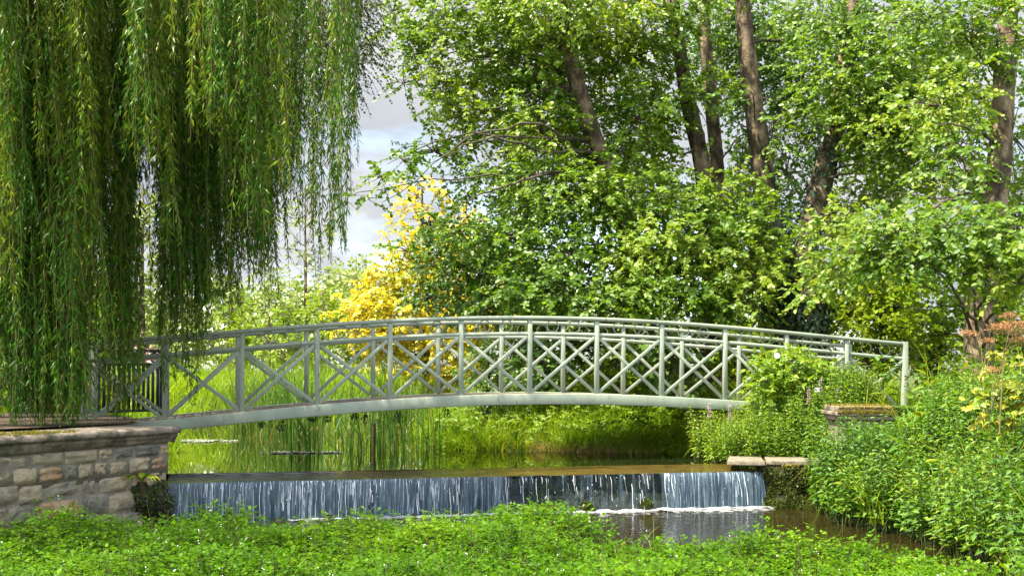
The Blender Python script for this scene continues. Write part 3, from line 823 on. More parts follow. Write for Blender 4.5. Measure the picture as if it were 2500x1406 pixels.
# end face stones of the upper part
g = Geo()
prof = [(-.62, .99), (.016, .99), (.018, 1.005), (.036, 1.015), (.040, 1.045), (.052, 1.050), (.058, 1.062), (.060, 1.095), (.100, 1.102), (.112, 1.122), (.112, 1.150), (.098, 1.170), (.06, 1.178), (-.62, 1.185)]
s = -2.4
for sl in (1.15, .95, 1.2, .9, 1.1, 1.0, 1.3):
    s1 = min(s + sl, WLEN + .09)
    pts = [wp(q, 0, 0) for q in np.linspace(s + .004, s1 - .004, 10)]
    pr = [(p[0] + rr.normal() * .004, p[1] + rr.normal() * .003) for p in prof]
    sweep(g, pts, pr, nrm3)
    s = s1
    if s >= WLEN + .08: break
g.build('coping', M['coping'], wall)
gm = Geo(); N = 9000
s = rr.uniform(-.3, WLEN, N); o_ = rr.uniform(-.5, .10, N)
dens = np.exp(-((s - 1.85) / .55) ** 2) * 1.1 + .25 * vnoise(s, o_, 83, .2)
keep = vnoise(s, o_, 82, .13) * dens > .30; s, o_ = s[keep], o_[keep]; N = len(s)
pos = np.stack([wp(a, b, 1.18 - (.03 if b > .07 else 0)) for a, b in zip(s, o_)])
leaves(gm, pos, rr.normal(size=(N, 3)) * .6 + np.array([0, 0, .7]), rr.normal(size=(N, 3)), rr.uniform(.012, .032, N), .014, 'diamond', rr.uniform(.1, 1, N))
gm.build('moss', M['moss'], wall)
def mossy_rock(label, c, rad, seed, n):
    t = thing('rock', label, 'rock', c); b = boulder('stone', None, (0, 0, 0), rad, M['wetstone'], seed); b.parent = t
    for key in ('label', 'category'):
        if key in b: del b[key]
    gm = Geo(); q = rng(seed + 1); d = unit(q.normal(size=(n, 3)) + np.array([0, -.3, .4])); k_ = vnoise(d[:, 0] * 2 + d[:, 1], d[:, 2] * 2, seed, .35) > .38; d = d[k_]; m_ = len(d)
    leaves(gm, c + d * np.array(rad) * .97, d * .5 + q.normal(size=(m_, 3)) * .6 - UPV * .3, d + q.normal(size=(m_, 3)) * .4, q.uniform(.015, .04, m_), .017, 'round', q.uniform(0, 1, m_))
    gm.build('moss', M['wetmoss'], t)
UPV = np.array([0, 0, 1.0])
mossy_rock('dark moss covered rock between the old wall and the weir', P(372, 1230, 14.8), (.24, .22, .34), 88, 2600)
mossy_rock('low mossy rock just under the strap leaved fern', P(338, 1215, 14.45), (.17, .13, .20), 94, 1600)

def frond_plant(name, label, cat, base, n, ln, wid, mat, seed, up=.8):
    t = thing(name, label, cat, base); g = Geo(); rr = rng(seed)
    for k in range(n):
        az = rr.uniform(0, 2 * PI); L = ln * rr.uniform(.7, 1.15); ks = np.linspace(0, 1, 9)
        out_ = np.array([math.cos(az), math.sin(az) * .8 - .25, 0])
        c = base + out_ * (L * ks ** 1.2 * .75)[:, None] + np.array([0, 0, 1.0]) * (L * (up * ks - .75 * ks ** 2.4))[:, None]
        sd = unit(np.cross(out_, [0, 0, 1])); w = wid * np.sin(np.clip(ks * .92 + .08, 0, 1) * PI) ** .6 * (1 + .18 * (-1.0) ** np.arange(9))
        v = np.stack([c - sd * w[:, None] + [0, 0, .008], c, c + sd * w[:, None] + [0, 0, .008]], 1).reshape(-1, 3)
        q = []
        for j in range(8): q += [(j * 3, j * 3 + 1, j * 3 + 4, j * 3 + 3), (j * 3 + 1, j * 3 + 2, j * 3 + 5, j * 3 + 4)]
        g.add(v, q, qvar=rr.uniform(0, 1))
    g.build('fronds', mat, t, smooth=True)
    g = Geo(); tube(g, [base + [0, .06, -.12], base], [.04, .03], 8); g.build('root_crown', M['stake'], t)
frond_plant('fern', 'small strap leaved fern growing out of the wall corner', 'fern', P(346, 1178, 14.32), 14, .36, .024, M['yellowleaf'], 91)

# ------------------------------------------------------------------ footbridge
br = thing('footbridge', 'arched sage green footbridge with cross braced railings over the pond', 'bridge', B0)
S = (np.arange(13) - 6) * BAY
N3 = BN
def bp_(s, n, dz):
    return B0 + BU * s + BN * n + np.array([0, 0, deck_z(s) + dz])
sf = np.linspace(-6.42, 6.38, 80)
def side_set(n0, s_in):
    out_ = -1 if n0 < BW / 2 else 1
    # edge beam
    g = Geo(); ends = sf[(sf > -6.4) & (sf < 4.16)] if n0 == 0 else sf
    sweep(g, [bp_(s, n0, 0) for s in ends], [(-.055 if out_ < 0 else -.03, -.165), (.03 if out_ < 0 else .055, -.165), (.03 if out_ < 0 else .055, -.004), (-.055 if out_ < 0 else -.03, -.004)], N3)
    bevel(g.build('edge_beam', M['paint'], br), .012, 2)
    # handrail and mid rail
    g = Geo(); e = .03
    pth = np.linspace(S[0] - .03, S[-1] + .03, 70)
    sweep(g, [bp_(s, n0, 1.158) for s in pth], [(-.042, -.058), (.042, -.058), (.042, -.006), (.03, 0), (-.03, 0), (-.042, -.006)], N3)
    g.build('handrail', M['paint'], br)
    g = Geo()
    for k in range(12):
        sweep(g, [bp_(s, n0 + .004 * -out_, .89) for s in np.linspace(S[k] + .0315, S[k + 1] - .0315, 8)], [(-.022, -.028), (.022, -.028), (.022, .028), (-.022, .028)], N3)
    g.build('mid_rail', M['paint'], br)
    for k, s in enumerate(S):
        g = Geo(); thick = .045 if k in (0, 12) else .0325
        lo = -.002 if k < 11 else -.62
        bar(g, bp_(s, n0, lo), bp_(s, n0, 1.098 if thick < .04 else 1.165), thick * 2, thick * 2, BN)
        bevel(g.build('post', M['paint'], br), .003, 1)
    for k in range(12):
        a, b = S[k] + .04, S[k + 1] - .04
        for q, (za, zb) in enumerate(((.03, .85), (.85, .03))):
            g = Geo(); dn = (.013 if q else -.013) - .004 * out_
            bar(g, bp_(a, n0 + dn, za + (deck_z(a) - deck_z(a)) ), bp_(b, n0 + dn, zb), .05, .024, BN)
            bevel(g.build('cross_brace', M['paint'], br), .002, 1)
        for f in (.34, .66):
            s = S[k] + BAY * f
            th = np.linspace(0, 2 * PI, 29)
            cz = .89 + .5 * (1.10 - .89) + .014
            c = bp_(s, n0, cz); g = Geo()
            ring = np.stack([c + BU * .088 * math.cos(t) + np.array([0, 0, .088 * math.sin(t)]) for t in th])
            tube(g, ring, .0085, 6, cap=False)
            g.build('ring', M['ironring'], br, smooth=True)
side_set(0.0, 1)
side_set(BW, -1)
g = Geo(); rr = rng(101)
s = -6.38
while s < 6.3:
    a, b = s, s + .118
    zz1 = rr.normal() * .0015 - .012
    v = []
    for dz in (-.03, .0):
        for ss, n in ((a, .035), (b, .035), (b, BW - .035), (a, BW - .035)): v.append(bp_(ss, n, zz1 + dz))
    g.add(v, [(3, 2, 1, 0), (4, 5, 6, 7), (0, 1, 5, 4), (1, 2, 6, 5), (2, 3, 7, 6), (3, 0, 4, 7)], qvar=rr.uniform(.1, .9))
    s += .126
g.build('deck', M['deck'], br)
for s in np.linspace(-5.8, 5.8, 9):
    g = Geo(); bar(g, bp_(s, .04, -.10), bp_(s, BW - .04, -.10), .09, .06, BU); g.build('cross_joist', M['stake'], br)
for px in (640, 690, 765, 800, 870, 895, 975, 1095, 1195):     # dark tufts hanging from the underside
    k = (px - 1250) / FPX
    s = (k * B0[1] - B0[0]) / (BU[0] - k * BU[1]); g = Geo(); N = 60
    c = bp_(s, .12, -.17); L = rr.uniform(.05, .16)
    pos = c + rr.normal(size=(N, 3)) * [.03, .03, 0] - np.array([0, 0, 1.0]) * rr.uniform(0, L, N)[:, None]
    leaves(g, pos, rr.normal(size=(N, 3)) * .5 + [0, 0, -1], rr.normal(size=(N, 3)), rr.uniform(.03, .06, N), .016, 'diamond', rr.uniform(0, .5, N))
    g.build('hanging_moss', M['near_black'], br)

# ------------------------------------------------------------------ palisade panel, sign and walkers at the left end
fa, fb = P(228, 1012, 19.2), P(396, 1010, 20.3)
fa[2] = fb[2] = 0
fd = unit(fb - fa); fn = np.array([-fd[1], fd[0], 0]); FL = np.linalg.norm(fb - fa)
fz0 = 1.17
fe = thing('palisade_fence', 'dark slatted fence panel with rings behind the left end of the bridge', 'fence', (*fa[:2], fz0))
def fpnt(s, z): return fa + fd * s + np.array([0, 0, z])
for s in (0, FL):
    g = Geo(); bar(g, fpnt(s, fz0 - .05), fpnt(s, 2.25), .10, .10, fn); bevel(g.build('post', M['darkwood'], fe), .008)
for z, h in ((2.19, .05), (1.97, .045), (1.22, .045)):
    g = Geo(); bar(g, fpnt(.05, z), fpnt(FL - .05, z), h, .05, fn); g.build('rail', M['darkwood'], fe)
n = 13
for k in range(n):
    s = .05 + (FL - .1) * (k + .5) / n
    g = Geo(); bar(g, fpnt(s, 1.243), fpnt(s, 1.947), .05, .022, fn); g.build('slat', M['darkwood'], fe)
for f in (.1, .34, .62, .88):
    c = fpnt(FL * f, 2.079); g = Geo(); th = np.linspace(0, 2 * PI, 25)
    tube(g, np.stack([c + fd * .075 * math.cos(t) + np.array([0, 0, .075 * math.sin(t)]) for t in th]), .012, 6, cap=False); g.build('ring', M['darkwood'], fe, smooth=True)
def flat_mat(name, col, rough=.5):
    m, nd, lk, out = new_mat(name); bs = nd.new('ShaderNodeBsdfPrincipled'); bs.inputs['Base Color'].default_value = (*col, 1); bs.inputs['Roughness'].default_value = rough
    lk.new(bs.outputs[0], out.inputs['Surface']); return m
sg = thing('direction_sign', 'small dark blue sign with a pale arrow on the slatted fence', 'sign', P(244, 893, 19.05))
c = P(244, 893, 19.05)
g = Geo(); bar(g, c - fd * .115, c + fd * .115, .085, .012, fn); sgb = g.build('board', flat_mat('sign_blue', (.008, .06, .09)), sg)
g = Geo(); c2 = c - fn * .0085
bar(g, c2 - fd * .07, c2 + fd * .03, .018, .003, fn)
up = np.array([0, 0, 1.0])
v = [c2 + fd * .03 + up * .026, c2 + fd * .03 - up * .026, c2 + fd * .085, c2 + fd * .03 + up * .026 - fn * .002, c2 + fd * .03 - up * .026 - fn * .002, c2 + fd * .085 - fn * .002]
g.add(v, [(0, 1, 4, 3), (1, 2, 5, 4), (2, 0, 3, 5)], [(0, 2, 1), (3, 4, 5)])
g.build('arrow', flat_mat('sign_arrow', (.62, .72, .74)), sgb)
nt_ = thing('notice_plate', 'pale grey notice plate on the rail behind the hanging willow strand', 'sign', P(327, 861, 18.9))
c = P(327, 861, 18.9); g = Geo(); bar(g, c - fd * .035, c + fd * .035, .09, .010, fn); g.build('plate', flat_mat('plate_grey', (.42, .50, .50)), nt_)
g = Geo(); bar(g, c - fd * .035 - up * .13, c + fd * .035 - up * .13, .05, .010, fn); g.build('lower_plate', flat_mat('plate_grey_low', (.42, .50, .50)), nt_)

def person(label, base, h, face, top_c, leg_c, hair_c):
    """one continuous skinned body, walking; clothes as fitted shells over it"""
    o = thing('person', label, 'person', base, face)
    k = h / 1.70
    J = {'hip': (0, 0, .92), 'waist': (0, 0, 1.06), 'chest': (0, .01, 1.28), 'neck': (0, .0, 1.45), 'head': (0, -.015, 1.56), 'crown': (0, -.01, 1.65),
         'shl': (.17, 0, 1.40), 'ell': (.22, .05, 1.14), 'wrl': (.20, -.08, .92), 'hal': (.19, -.11, .84),
         'shr': (-.17, 0, 1.40), 'elr': (-.22, .06, 1.15), 'wrr': (-.21, .02, .92), 'har': (-.20, .0, .84),
         'hil': (.09, 0, .88), 'knl': (.10, -.10, .50), 'anl': (.10, -.02, .10), 'tol': (.10, -.17, .03),
         'hir': (-.09, 0, .88), 'knr': (-.10, .02, .49), 'anr': (-.10, .20, .12), 'tor': (-.10, .10, .03)}
    rad = {'hip': .13, 'waist': .115, 'chest': .135, 'neck': .055, 'head': .095, 'crown': .075, 'shl': .065, 'ell': .045, 'wrl': .03, 'hal': .03, 'shr': .065, 'elr': .045, 'wrr': .03, 'har': .03,
           'hil': .095, 'knl': .06, 'anl': .042, 'tol': .035, 'hir': .095, 'knr': .06, 'anr': .042, 'tor': .035}
    E_all = [('hip', 'waist'), ('waist', 'chest'), ('chest', 'neck'), ('neck', 'head'), ('head', 'crown'), ('chest', 'shl'), ('shl', 'ell'), ('ell', 'wrl'), ('wrl', 'hal'),
             ('chest', 'shr'), ('shr', 'elr'), ('elr', 'wrr'), ('wrr', 'har'), ('hip', 'hil'), ('hil', 'knl'), ('knl', 'anl'), ('anl', 'tol'), ('hip', 'hir'), ('hir', 'knr'), ('knr', 'anr'), ('anr', 'tor')]
    def grow(name, edges, root, mat, fat):
        names = []
        for a, b in edges:
            for q in (a, b):
                if q not in names: names.append(q)
        me = bpy.data.meshes.new(name)
        me.from_pydata([tuple(c * k for c in J[q]) for q in names], [(names.index(a), names.index(b)) for a, b in edges], [])
        ob = bpy.data.objects.new(name, me); COL.objects.link(ob); ob.parent = o
        sm = ob.modifiers.new('skin', 'SKIN'); sm.use_smooth_shade = True
        for i_, q in enumerate(names):
            sv_ = me.skin_vertices[0].data[i_]; r_ = (rad[q] + fat) * k; sv_.radius = (r_ * (1.2 if q in ('chest', 'waist', 'hip') else 1), r_); sv_.use_root = (q == root)
        ss_ = ob.modifiers.new('sub', 'SUBSURF'); ss_.levels = ss_.render_levels = 2
        me.materials.append(mat); return ob
    body = grow('body', E_all, 'hip', flat_mat('skin', (.50, .30, .22), .6), 0)
    grow('jacket', [e for e in E_all if e[1] in ('waist', 'chest', 'shl', 'ell', 'shr', 'elr', 'wrl', 'wrr')], 'waist', flat_mat('top_cloth', top_c, .9), .02)
    grow('trousers', [e for e in E_all if e[1] in ('hil', 'knl', 'hir', 'knr', 'anl', 'anr')], 'hip', flat_mat('leg_cloth', leg_c, .9), .018)
    bm = bmesh.new(); bmesh.ops.create_icosphere(bm, subdivisions=3, radius=1)
    for v in list(bm.verts):
        if v.co.z < -.1 and v.co.y < .2: bm.verts.remove(v)
    for v in bm.verts: v.co = Vector((v.co.x * .105 * k, (v.co.y * .118 + .01) * k, (v.co.z * .11 + 1.60) * k))
    me = bpy.data.meshes.new('hair'); bm.to_mesh(me); bm.free(); me.materials.append(flat_mat('hair_c', hair_c, .7)); me.polygons.foreach_set('use_smooth', np.ones(len(me.polygons), bool))
    hb = bpy.data.objects.new('hair', me); COL.objects.link(hb); hb.parent = body
    return o
pb = P(372, 957, 46.5); pb[2] = 1.31
person('walker in a pink top and pale trousers beyond the slatted fence', pb, 1.66, R(20), (.75, .16, .50), (.62, .62, .70), (.30, .16, .07))
pb = P(331, 957, 47.2); pb[2] = 1.31
person('walker in a dark blue top and blue trousers behind the willow strand', pb, 1.74, R(-30), (.02, .05, .16), (.05, .25, .42), (.05, .035, .02))

# right-hand stone pier, mossy
pc = P(2115, 1000, 16.35)
pr_ = thing('stone_pier', 'square stone pier with orange mossed cap among the plants', 'pier', (pc[0], pc[1], .5))
def slab_at(g, w, z0, z1): box(g, pc[0] - w / 2, pc[0] + w / 2, pc[1] - w / 2 + .37, pc[1] + w / 2 + .37, z0, z1)
g = Geo(); slab_at(g, .66, .45, 1.20); bevel(g.build('shaft', M['slab'], pr_), .015, 2)
g = Geo(); slab_at(g, .76, 1.20, 1.262); slab_at(g, .82, 1.262, 1.315); slab_at(g, .74, 1.315, 1.385); bevel(g.build('cap', M['coping'], pr_), .012, 2)
gm = Geo(); N = 2600; rr = rng(111)
fx_ = rr.uniform(-.40, .40, N); zt = rr.choice([1.315, 1.387, 1.36, 1.29], N, p=[.2, .4, .25, .15])
fy_ = np.where(zt == 1.387, rr.uniform(-.38, .38, N), np.where(zt == 1.36, -.375, -.415))
pos = np.stack([pc[0] + np.where(zt > 1.33, fx_ * .92, fx_), pc[1] + .37 + fy_, zt + rr.uniform(-.01, .01, N)], 1)
leaves(gm, pos, rr.normal(size=(N, 3)) * .6 + [0, -.3, .6], rr.normal(size=(N, 3)), rr.uniform(.012, .03, N), .014, 'diamond', rr.uniform(.3, 1, N))
gm.build('moss', M['moss'], pr_)

# ------------------------------------------------------------------ trees
UP = np.array([0, 0, 1.0])
GAPS = [P(x, y, Y).tolist() + [q * .82 * Y / FPX] for x, y, Y, q in ((1425, 250, 23.7, 40), (1440, 300, 23.8, 46), (1465, 350, 23.8, 40), (1690, 300, 24.8, 46), (1702, 350, 24.8, 46), (1738, 280, 25.2, 36), (1842, 330, 24, 52),
        (1835, 240, 24, 50), (1856, 390, 24.1, 42), (2020, 400, 23.2, 54), (2037, 340, 23.4, 46), (1965, 610, 22.9, 44), (1998, 480, 23.1, 44), (1905, 710, 24.2, 52), (1985, 770, 22.7, 46),
        (2390, 790, 18.2, 74), (2432, 380, 18.5, 46), (1770, 660, 23, 30), (1330, 545, 23, 26), (1195, 440, 23, 26))]
def keep_open(pos):
    """leave the boles and the sky gaps beside them clear of nearer foliage (gaps that run from the bole towards the camera)"""
    ok = np.ones(len(pos), bool)
    for x, y, z, q in GAPS:
        d = np.array([x, y, z - ZC]); d = d / np.linalg.norm(d); v = pos - [0, 0, ZC]
        t = v @ d; dist = np.linalg.norm(v - t[:, None] * d, axis=1)
        ok &= ~((dist < q * t / y) & (t < np.linalg.norm([x, y, z - ZC]) + .3))
    return ok
def spray(gl, gt, base, dirs, n_leaf, tl, ll, lw, droop, r, shape, hang=.35, upn=1.0, vmean=None):
    """leafy twigs: base (N,3), dirs (N,3), twig length tl, leaf length ll"""
    N = len(base)
    if N == 0: return
    dirs = unit(dirs); L = tl * r.uniform(.7, 1.3, (N, 1))
    sd = unit(np.cross(dirs, UP) + 1e-3)
    for j in range(n_leaf):
        t = (j + .6) / n_leaf
        pos = base + dirs * L * t - UP * (droop * L * t * t)
        sgn = 1 if j % 2 else -1
        ax = dirs * .55 + sd * sgn * .8 - UP * hang + r.normal(size=(N, 3)) * .35
        nm = UP * .75 * upn + r.normal(size=(N, 3)) * .55 + np.array([-.45, -.55, 0])
        s = r.uniform(.55, 1.25, N)
        var = r.uniform(0, 1, N) if vmean is None else np.clip(vmean + r.normal(size=N) * .18, 0, 1)
        leaves(gl, pos, ax, nm, ll * s, lw * s, shape, var)
    if gt is not None:
        tubes_thin(gt, base, base + dirs * L - UP * droop * L * .8, .005, .002, -.03)

def tree(name, label, cat, group, trunks, blobs, leaf, bark=None, ivy=None, limbs=(), seed=0, leaf_len=.094, leaf_w=.068, n_leaf=13, tw=.42, shape='broad',
         dens=1.0, droop=.35, hang=.35, sides=14, upn=1.0, twigs=True, rootflare=1.35, area_per=165.0, leaf2=None):
    """trunks: list of (list of (px,py,Y), list of radii); blobs: (px,py,Y, rx_px, ry_px, depth_m[, density])"""
    r = rng(seed)
    base = P(*trunks[0][0][0])
    root = thing(name, label, cat, base, 0, group)
    gt = Geo(); spine = []
    for k, (pp, rad) in enumerate(trunks):
        pts = catmull([P(*q) for q in pp], 34); rd = .88 * np.interp(np.linspace(0, 1, 34), np.linspace(0, 1, len(rad)), rad)
        if k == 0: rd[0] *= rootflare; rd[1] *= 1 + (rootflare - 1) * .5
        tube(gt, pts, rd, sides, .06, seed + k); spine.append(pts)
    gt.build('trunk', bark or M['bark'], root, smooth=True)
    spine = np.concatenate(spine)
    gb, gl = Geo(), Geo()
    for pp, rad in limbs:
        pts = catmull([P(*q) for q in pp], 24); pts[1:] += np.cumsum(r.normal(size=(23, 3)), 0) * .018; tube(gb, pts, np.linspace(rad * .75, rad * .14, 24), 7, .05, seed)
    for b in blobs:
        c = P(b[0], b[1], b[2]); sx, sz, sy = b[3] * b[2] / FPX, b[4] * b[2] / FPX, b[5]
        dn = b[6] if len(b) > 6 else 1.0
        if group == 'tall alders behind the bridge': dn *= .95 if b[2] < base[1] - .4 else .78
        n = max(4, int(PI * b[3] * b[4] / area_per * dens * dn))
        u = unit(r.normal(size=(n, 3))) * (r.uniform(0, 1, (n, 1)) ** .42)
        # ragged outline
        u = u * (1 + .22 * np.sin(u[:, 0:1] * 5 + c[0] * 3) + .18 * r.normal(size=(n, 1)) * .6)
        pos = c + u * np.array([sx, sy, sz])
        pos[:, 2] = np.maximum(pos[:, 2], .7)
        ok = keep_open(pos); pos, u = pos[ok], u[ok]; n = len(pos)
        if n < 3: continue
        d = unit(u * np.array([1, 1, .6]) + r.normal(size=(n, 3)) * .55 + np.array([0, 0, .05]))
        vm = np.clip(r.uniform(.25, .75) + .5 * (vnoise(pos[:, 0] * 1.0, pos[:, 2] * 1.0, seed + 3, .7) - .5), 0, 1)
        spray(gl, gb if twigs else None, pos, d, n_leaf, tw, leaf_len, leaf_w, droop, r, shape, hang, upn, vm)
        # limb from the trunk to the clump, then lesser branches inside it
        tgt = c - UP * (.5 + .35 * np.linalg.norm(c[:2] - base[:2]) * .4)
        k = np.argmin(((spine - tgt) ** 2).sum(1)); a = spine[k]
        ln = np.linalg.norm(c - a)
        if ln > .25:
            mid = (a + c) / 2 + r.normal(size=3) * .10 * ln + UP * .06 * ln
            pts = catmull([a, mid, c], 16); pts[1:] += np.cumsum(r.normal(size=(15, 3)), 0) * .012 * min(ln, 4); r0 = min(.045, .012 + .009 * ln)
            tube(gb, pts, r0 + (.005 - r0) * np.linspace(0, 1, 16) ** .6, 6, .05, seed)
        m = min(n, 22)
        sel = pos[r.choice(n, m, replace=False)]
        tubes_thin(gb, c + (sel - c) * .12, sel, .012, .005, -.05)
    gb.build('branches', M['twig'], root, smooth=True)
    gl.build('crown', leaf, root)
    if ivy:
        gi = Geo()
        for (k, f0, f1, n, rad) in ivy:
            pp, rd_ = trunks[k]
            pts = catmull([P(*q) for q in pp], 60)
            f = r.beta(1.0, 1.25, n) * (f1 - f0) + f0
            cpt = np.stack([np.interp(f * 59, np.arange(60), pts[:, a]) for a in range(3)], 1)
            az = r.uniform(0, 2 * PI, n); rr_ = rad * r.uniform(.92, 1.25, n)
            o_ = np.stack([np.cos(az), np.sin(az), np.zeros(n)], 1)
            pos = cpt + o_ * rr_[:, None]
            leaves(gi, pos, o_ * .3 - UP * .9 + r.normal(size=(n, 3)) * .35, o_ + r.normal(size=(n, 3)) * .3, r.uniform(.07, .12, n), r.uniform(.07, .11, n), 'point', r.uniform(0, 1, n))
        gi.build('ivy', M['ivy'], root)
    return root

tree('alder_tree', 'leaning alder whose long leafy limbs reach left towards the sky gap', 'tree', 'tall alders behind the bridge',
     [([(1590, 960, 24.5), (1565, 740, 24.3), (1510, 500, 24), (1452, 340, 23.8), (1402, 180, 23.6), (1360, -40, 23.4), (1330, -300, 23)], [.30, .25, .215, .19, .165, .13, .08])],
     [(1230, 140, 24.5, 190, 110, 1.3), (1150, 290, 23.9, 120, 65, 1.0), (1060, 372, 23.5, 80, 26, .7, .9), (985, 392, 21.0, 45, 22, .5, .9), (935, 430, 20.8, 30, 30, .4, .8), (895, 484, 20.8, 20, 8, .25, .8), (1330, 330, 23.7, 140, 100, 1.1),
      (1450, 110, 24.5, 150, 110, 1.2), (1330, 480, 23.0, 170, 80, 1.0), (1220, 575, 22.6, 120, 70, .9), (1480, 480, 23.0, 140, 100, 1.0), (1390, 620, 22.4, 150, 70, 1.0), (1170, 430, 23.2, 70, 35, .7),
      (1480, 730, 22.0, 200, 50, 1.0), (1290, 700, 22.0, 130, 60, .9), (1560, 300, 23.8, 100, 110, 1.0), (1400, 20, 23.0, 200, 80, 1.6), (1560, 640, 22.3, 110, 80, .8),
      (1240, 20, 24.0, 200, 80, 1.5), (1090, 50, 24.5, 100, 70, 1.3), (1030, 130, 24.5, 60, 50, 1.0), (985, 205, 24.3, 32, 34, .6, .8), (960, 30, 24.8, 50, 55, .9, .9), (1000, 85, 24.6, 55, 50, .9, .9), (1090, 200, 24.0, 70, 50, 1.0),
      (1300, 230, 24.5, 190, 120, 1.4, .8), (1430, 400, 25.5, 180, 160, 1.3, .6), (1480, 240, 26.0, 160, 140, 1.2, .6), (1330, 120, 26.0, 220, 120, 1.2, .6), (1240, -120, 23.0, 380, 110, 2.5, .14)],
     M['alder'], limbs=[([(1560, 640, 24.1), (1490, 597, 23), (1420, 597, 22.2), (1350, 628, 21.6)], .05), ([(1560, 730, 24.2), (1440, 686, 23), (1310, 678, 22)], .055),
                        ([(1450, 330, 23.8), (1390, 290, 23.4), (1300, 296, 23)], .035), ([(1520, 540, 24), (1380, 430, 23), (1280, 440, 22), (1180, 475, 21.5), (1080, 520, 21.3)], .05),
                        ([(1455, 345, 23.8), (1290, 350, 22.6), (1120, 345, 21.6), (1010, 380, 21.1), (930, 420, 20.9)], .032), ([(1550, 690, 24.2), (1480, 700, 22.5), (1450, 770, 22)], .035)], seed=201)
tree('alder_tree', 'alder limbs in deep green shade hanging before the golden tree', 'tree', 'tall alders behind the bridge',
     [([(1330, 980, 27), (1310, 760, 26.8), (1290, 600, 26.5), (1285, 420, 26.3), (1275, 300, 26.0)], [.16, .13, .11, .08, .03])],
     [(1130, 655, 25.5, 130, 75, 1.0, .75), (1045, 545, 25.3, 50, 32, .7, .7), (1000, 615, 25.2, 36, 30, .5, .7), (1110, 560, 25.6, 90, 55, .8, .65), (1220, 640, 25.5, 110, 90, .9, .9), (1050, 730, 25.4, 70, 40, .7, .6), (1170, 740, 25.0, 120, 40, .8),
      (1240, 450, 25.8, 110, 80, .9, .7), (1300, 740, 25.0, 110, 60, .9)],
     M['alder_shade'], limbs=[([(1290, 600, 26.5), (1180, 590, 26), (1060, 560, 25.5)], .045), ([(1300, 680, 26.6), (1180, 700, 26), (1060, 740, 25.5)], .04)], seed=202)
tree('alder_tree', 'twin stemmed alder with pale patched bark in the middle of the grove', 'tree', 'tall alders behind the bridge',
     [([(1745, 950, 25), (1738, 620, 25), (1718, 430, 24.9), (1700, 340, 24.8), (1678, 240, 24.7), (1645, 20, 24.6), (1620, -300, 24.5)], [.30, .25, .21, .19, .17, .14, .09]),
      ([(1738, 600, 25), (1752, 420, 25.1), (1740, 290, 25.2), (1722, 80, 25.3), (1712, -300, 25.4)], [.17, .16, .155, .13, .09])],
     [(1660, 500, 22.9, 140, 75, 1.0), (1760, 570, 22.6, 140, 90, 1.1), (1640, 620, 22.4, 150, 70, 1.0), (1690, 240, 24.1, 75, 95, .8), (1840, 620, 22.4, 90, 70, .8), (1650, 720, 22.0, 180, 55, 1.0), (1790, 480, 23.0, 90, 60, .8),
      (1560, 100, 24.5, 120, 120, 1.2, .8), (1640, 20, 23.5, 150, 70, 1.2, .8), (1590, 420, 26.0, 120, 130, 1.2, .6), (1780, 730, 22.0, 120, 55, .8, .8), (1700, -120, 24.0, 300, 100, 2.5, .14), (1770, 150, 26.5, 90, 140, 1.2, .55), (1820, 690, 22.1, 80, 50, .6)],
     M['alder'], limbs=[([(1700, 370, 24.8), (1640, 385, 24), (1590, 420, 23)], .035), ([(1740, 420, 25.1), (1800, 350, 24.6), (1830, 330, 24.2)], .03)], seed=203)
tree('alder_tree', 'straight alder with the broadest trunk, ivy climbing its foot', 'tree', 'tall alders behind the bridge',
     [([(1905, 960, 24.3), (1900, 780, 24.3), (1888, 620, 24.2), (1862, 420, 24.1), (1846, 300, 24), (1826, 150, 24), (1812, 0, 24), (1800, -300, 24)], [.33, .30, .27, .245, .215, .19, .17, .11])],
     [(1860, 120, 26.5, 130, 110, 1.3, .75), (1930, 60, 25, 110, 70, 1.0, .75), (1790, 30, 26, 110, 70, 1.1, .7), (1960, 180, 26, 90, 100, 1.0, .6), (1900, 260, 26.5, 90, 80, .9, .55), (1920, 420, 26, 100, 100, 1.0, .55), (1900, 540, 25.8, 90, 100, .9, .6), (2000, 60, 26.5, 140, 110, 1.2, .8), (1950, 240, 27, 130, 130, 1.2, .7), (1760, 120, 27, 130, 130, 1.2, .6), (1860, 450, 27, 130, 110, 1.0, .6),
      (1810, 400, 26.5, 70, 100, .8, .4), (1900, -130, 24, 260, 100, 2.3, .14), (1970, 330, 25.5, 70, 60, .7, .6), (1800, 250, 23, 55, 45, .5, .7), (1885, 330, 22.8, 45, 40, .4, .6)],
     M['alder_shade'], ivy=[(0, .05, .36, 2600, .34)], limbs=[([(1850, 330, 24), (1800, 300, 23.8), (1760, 275, 23.5)], .03)], seed=204)
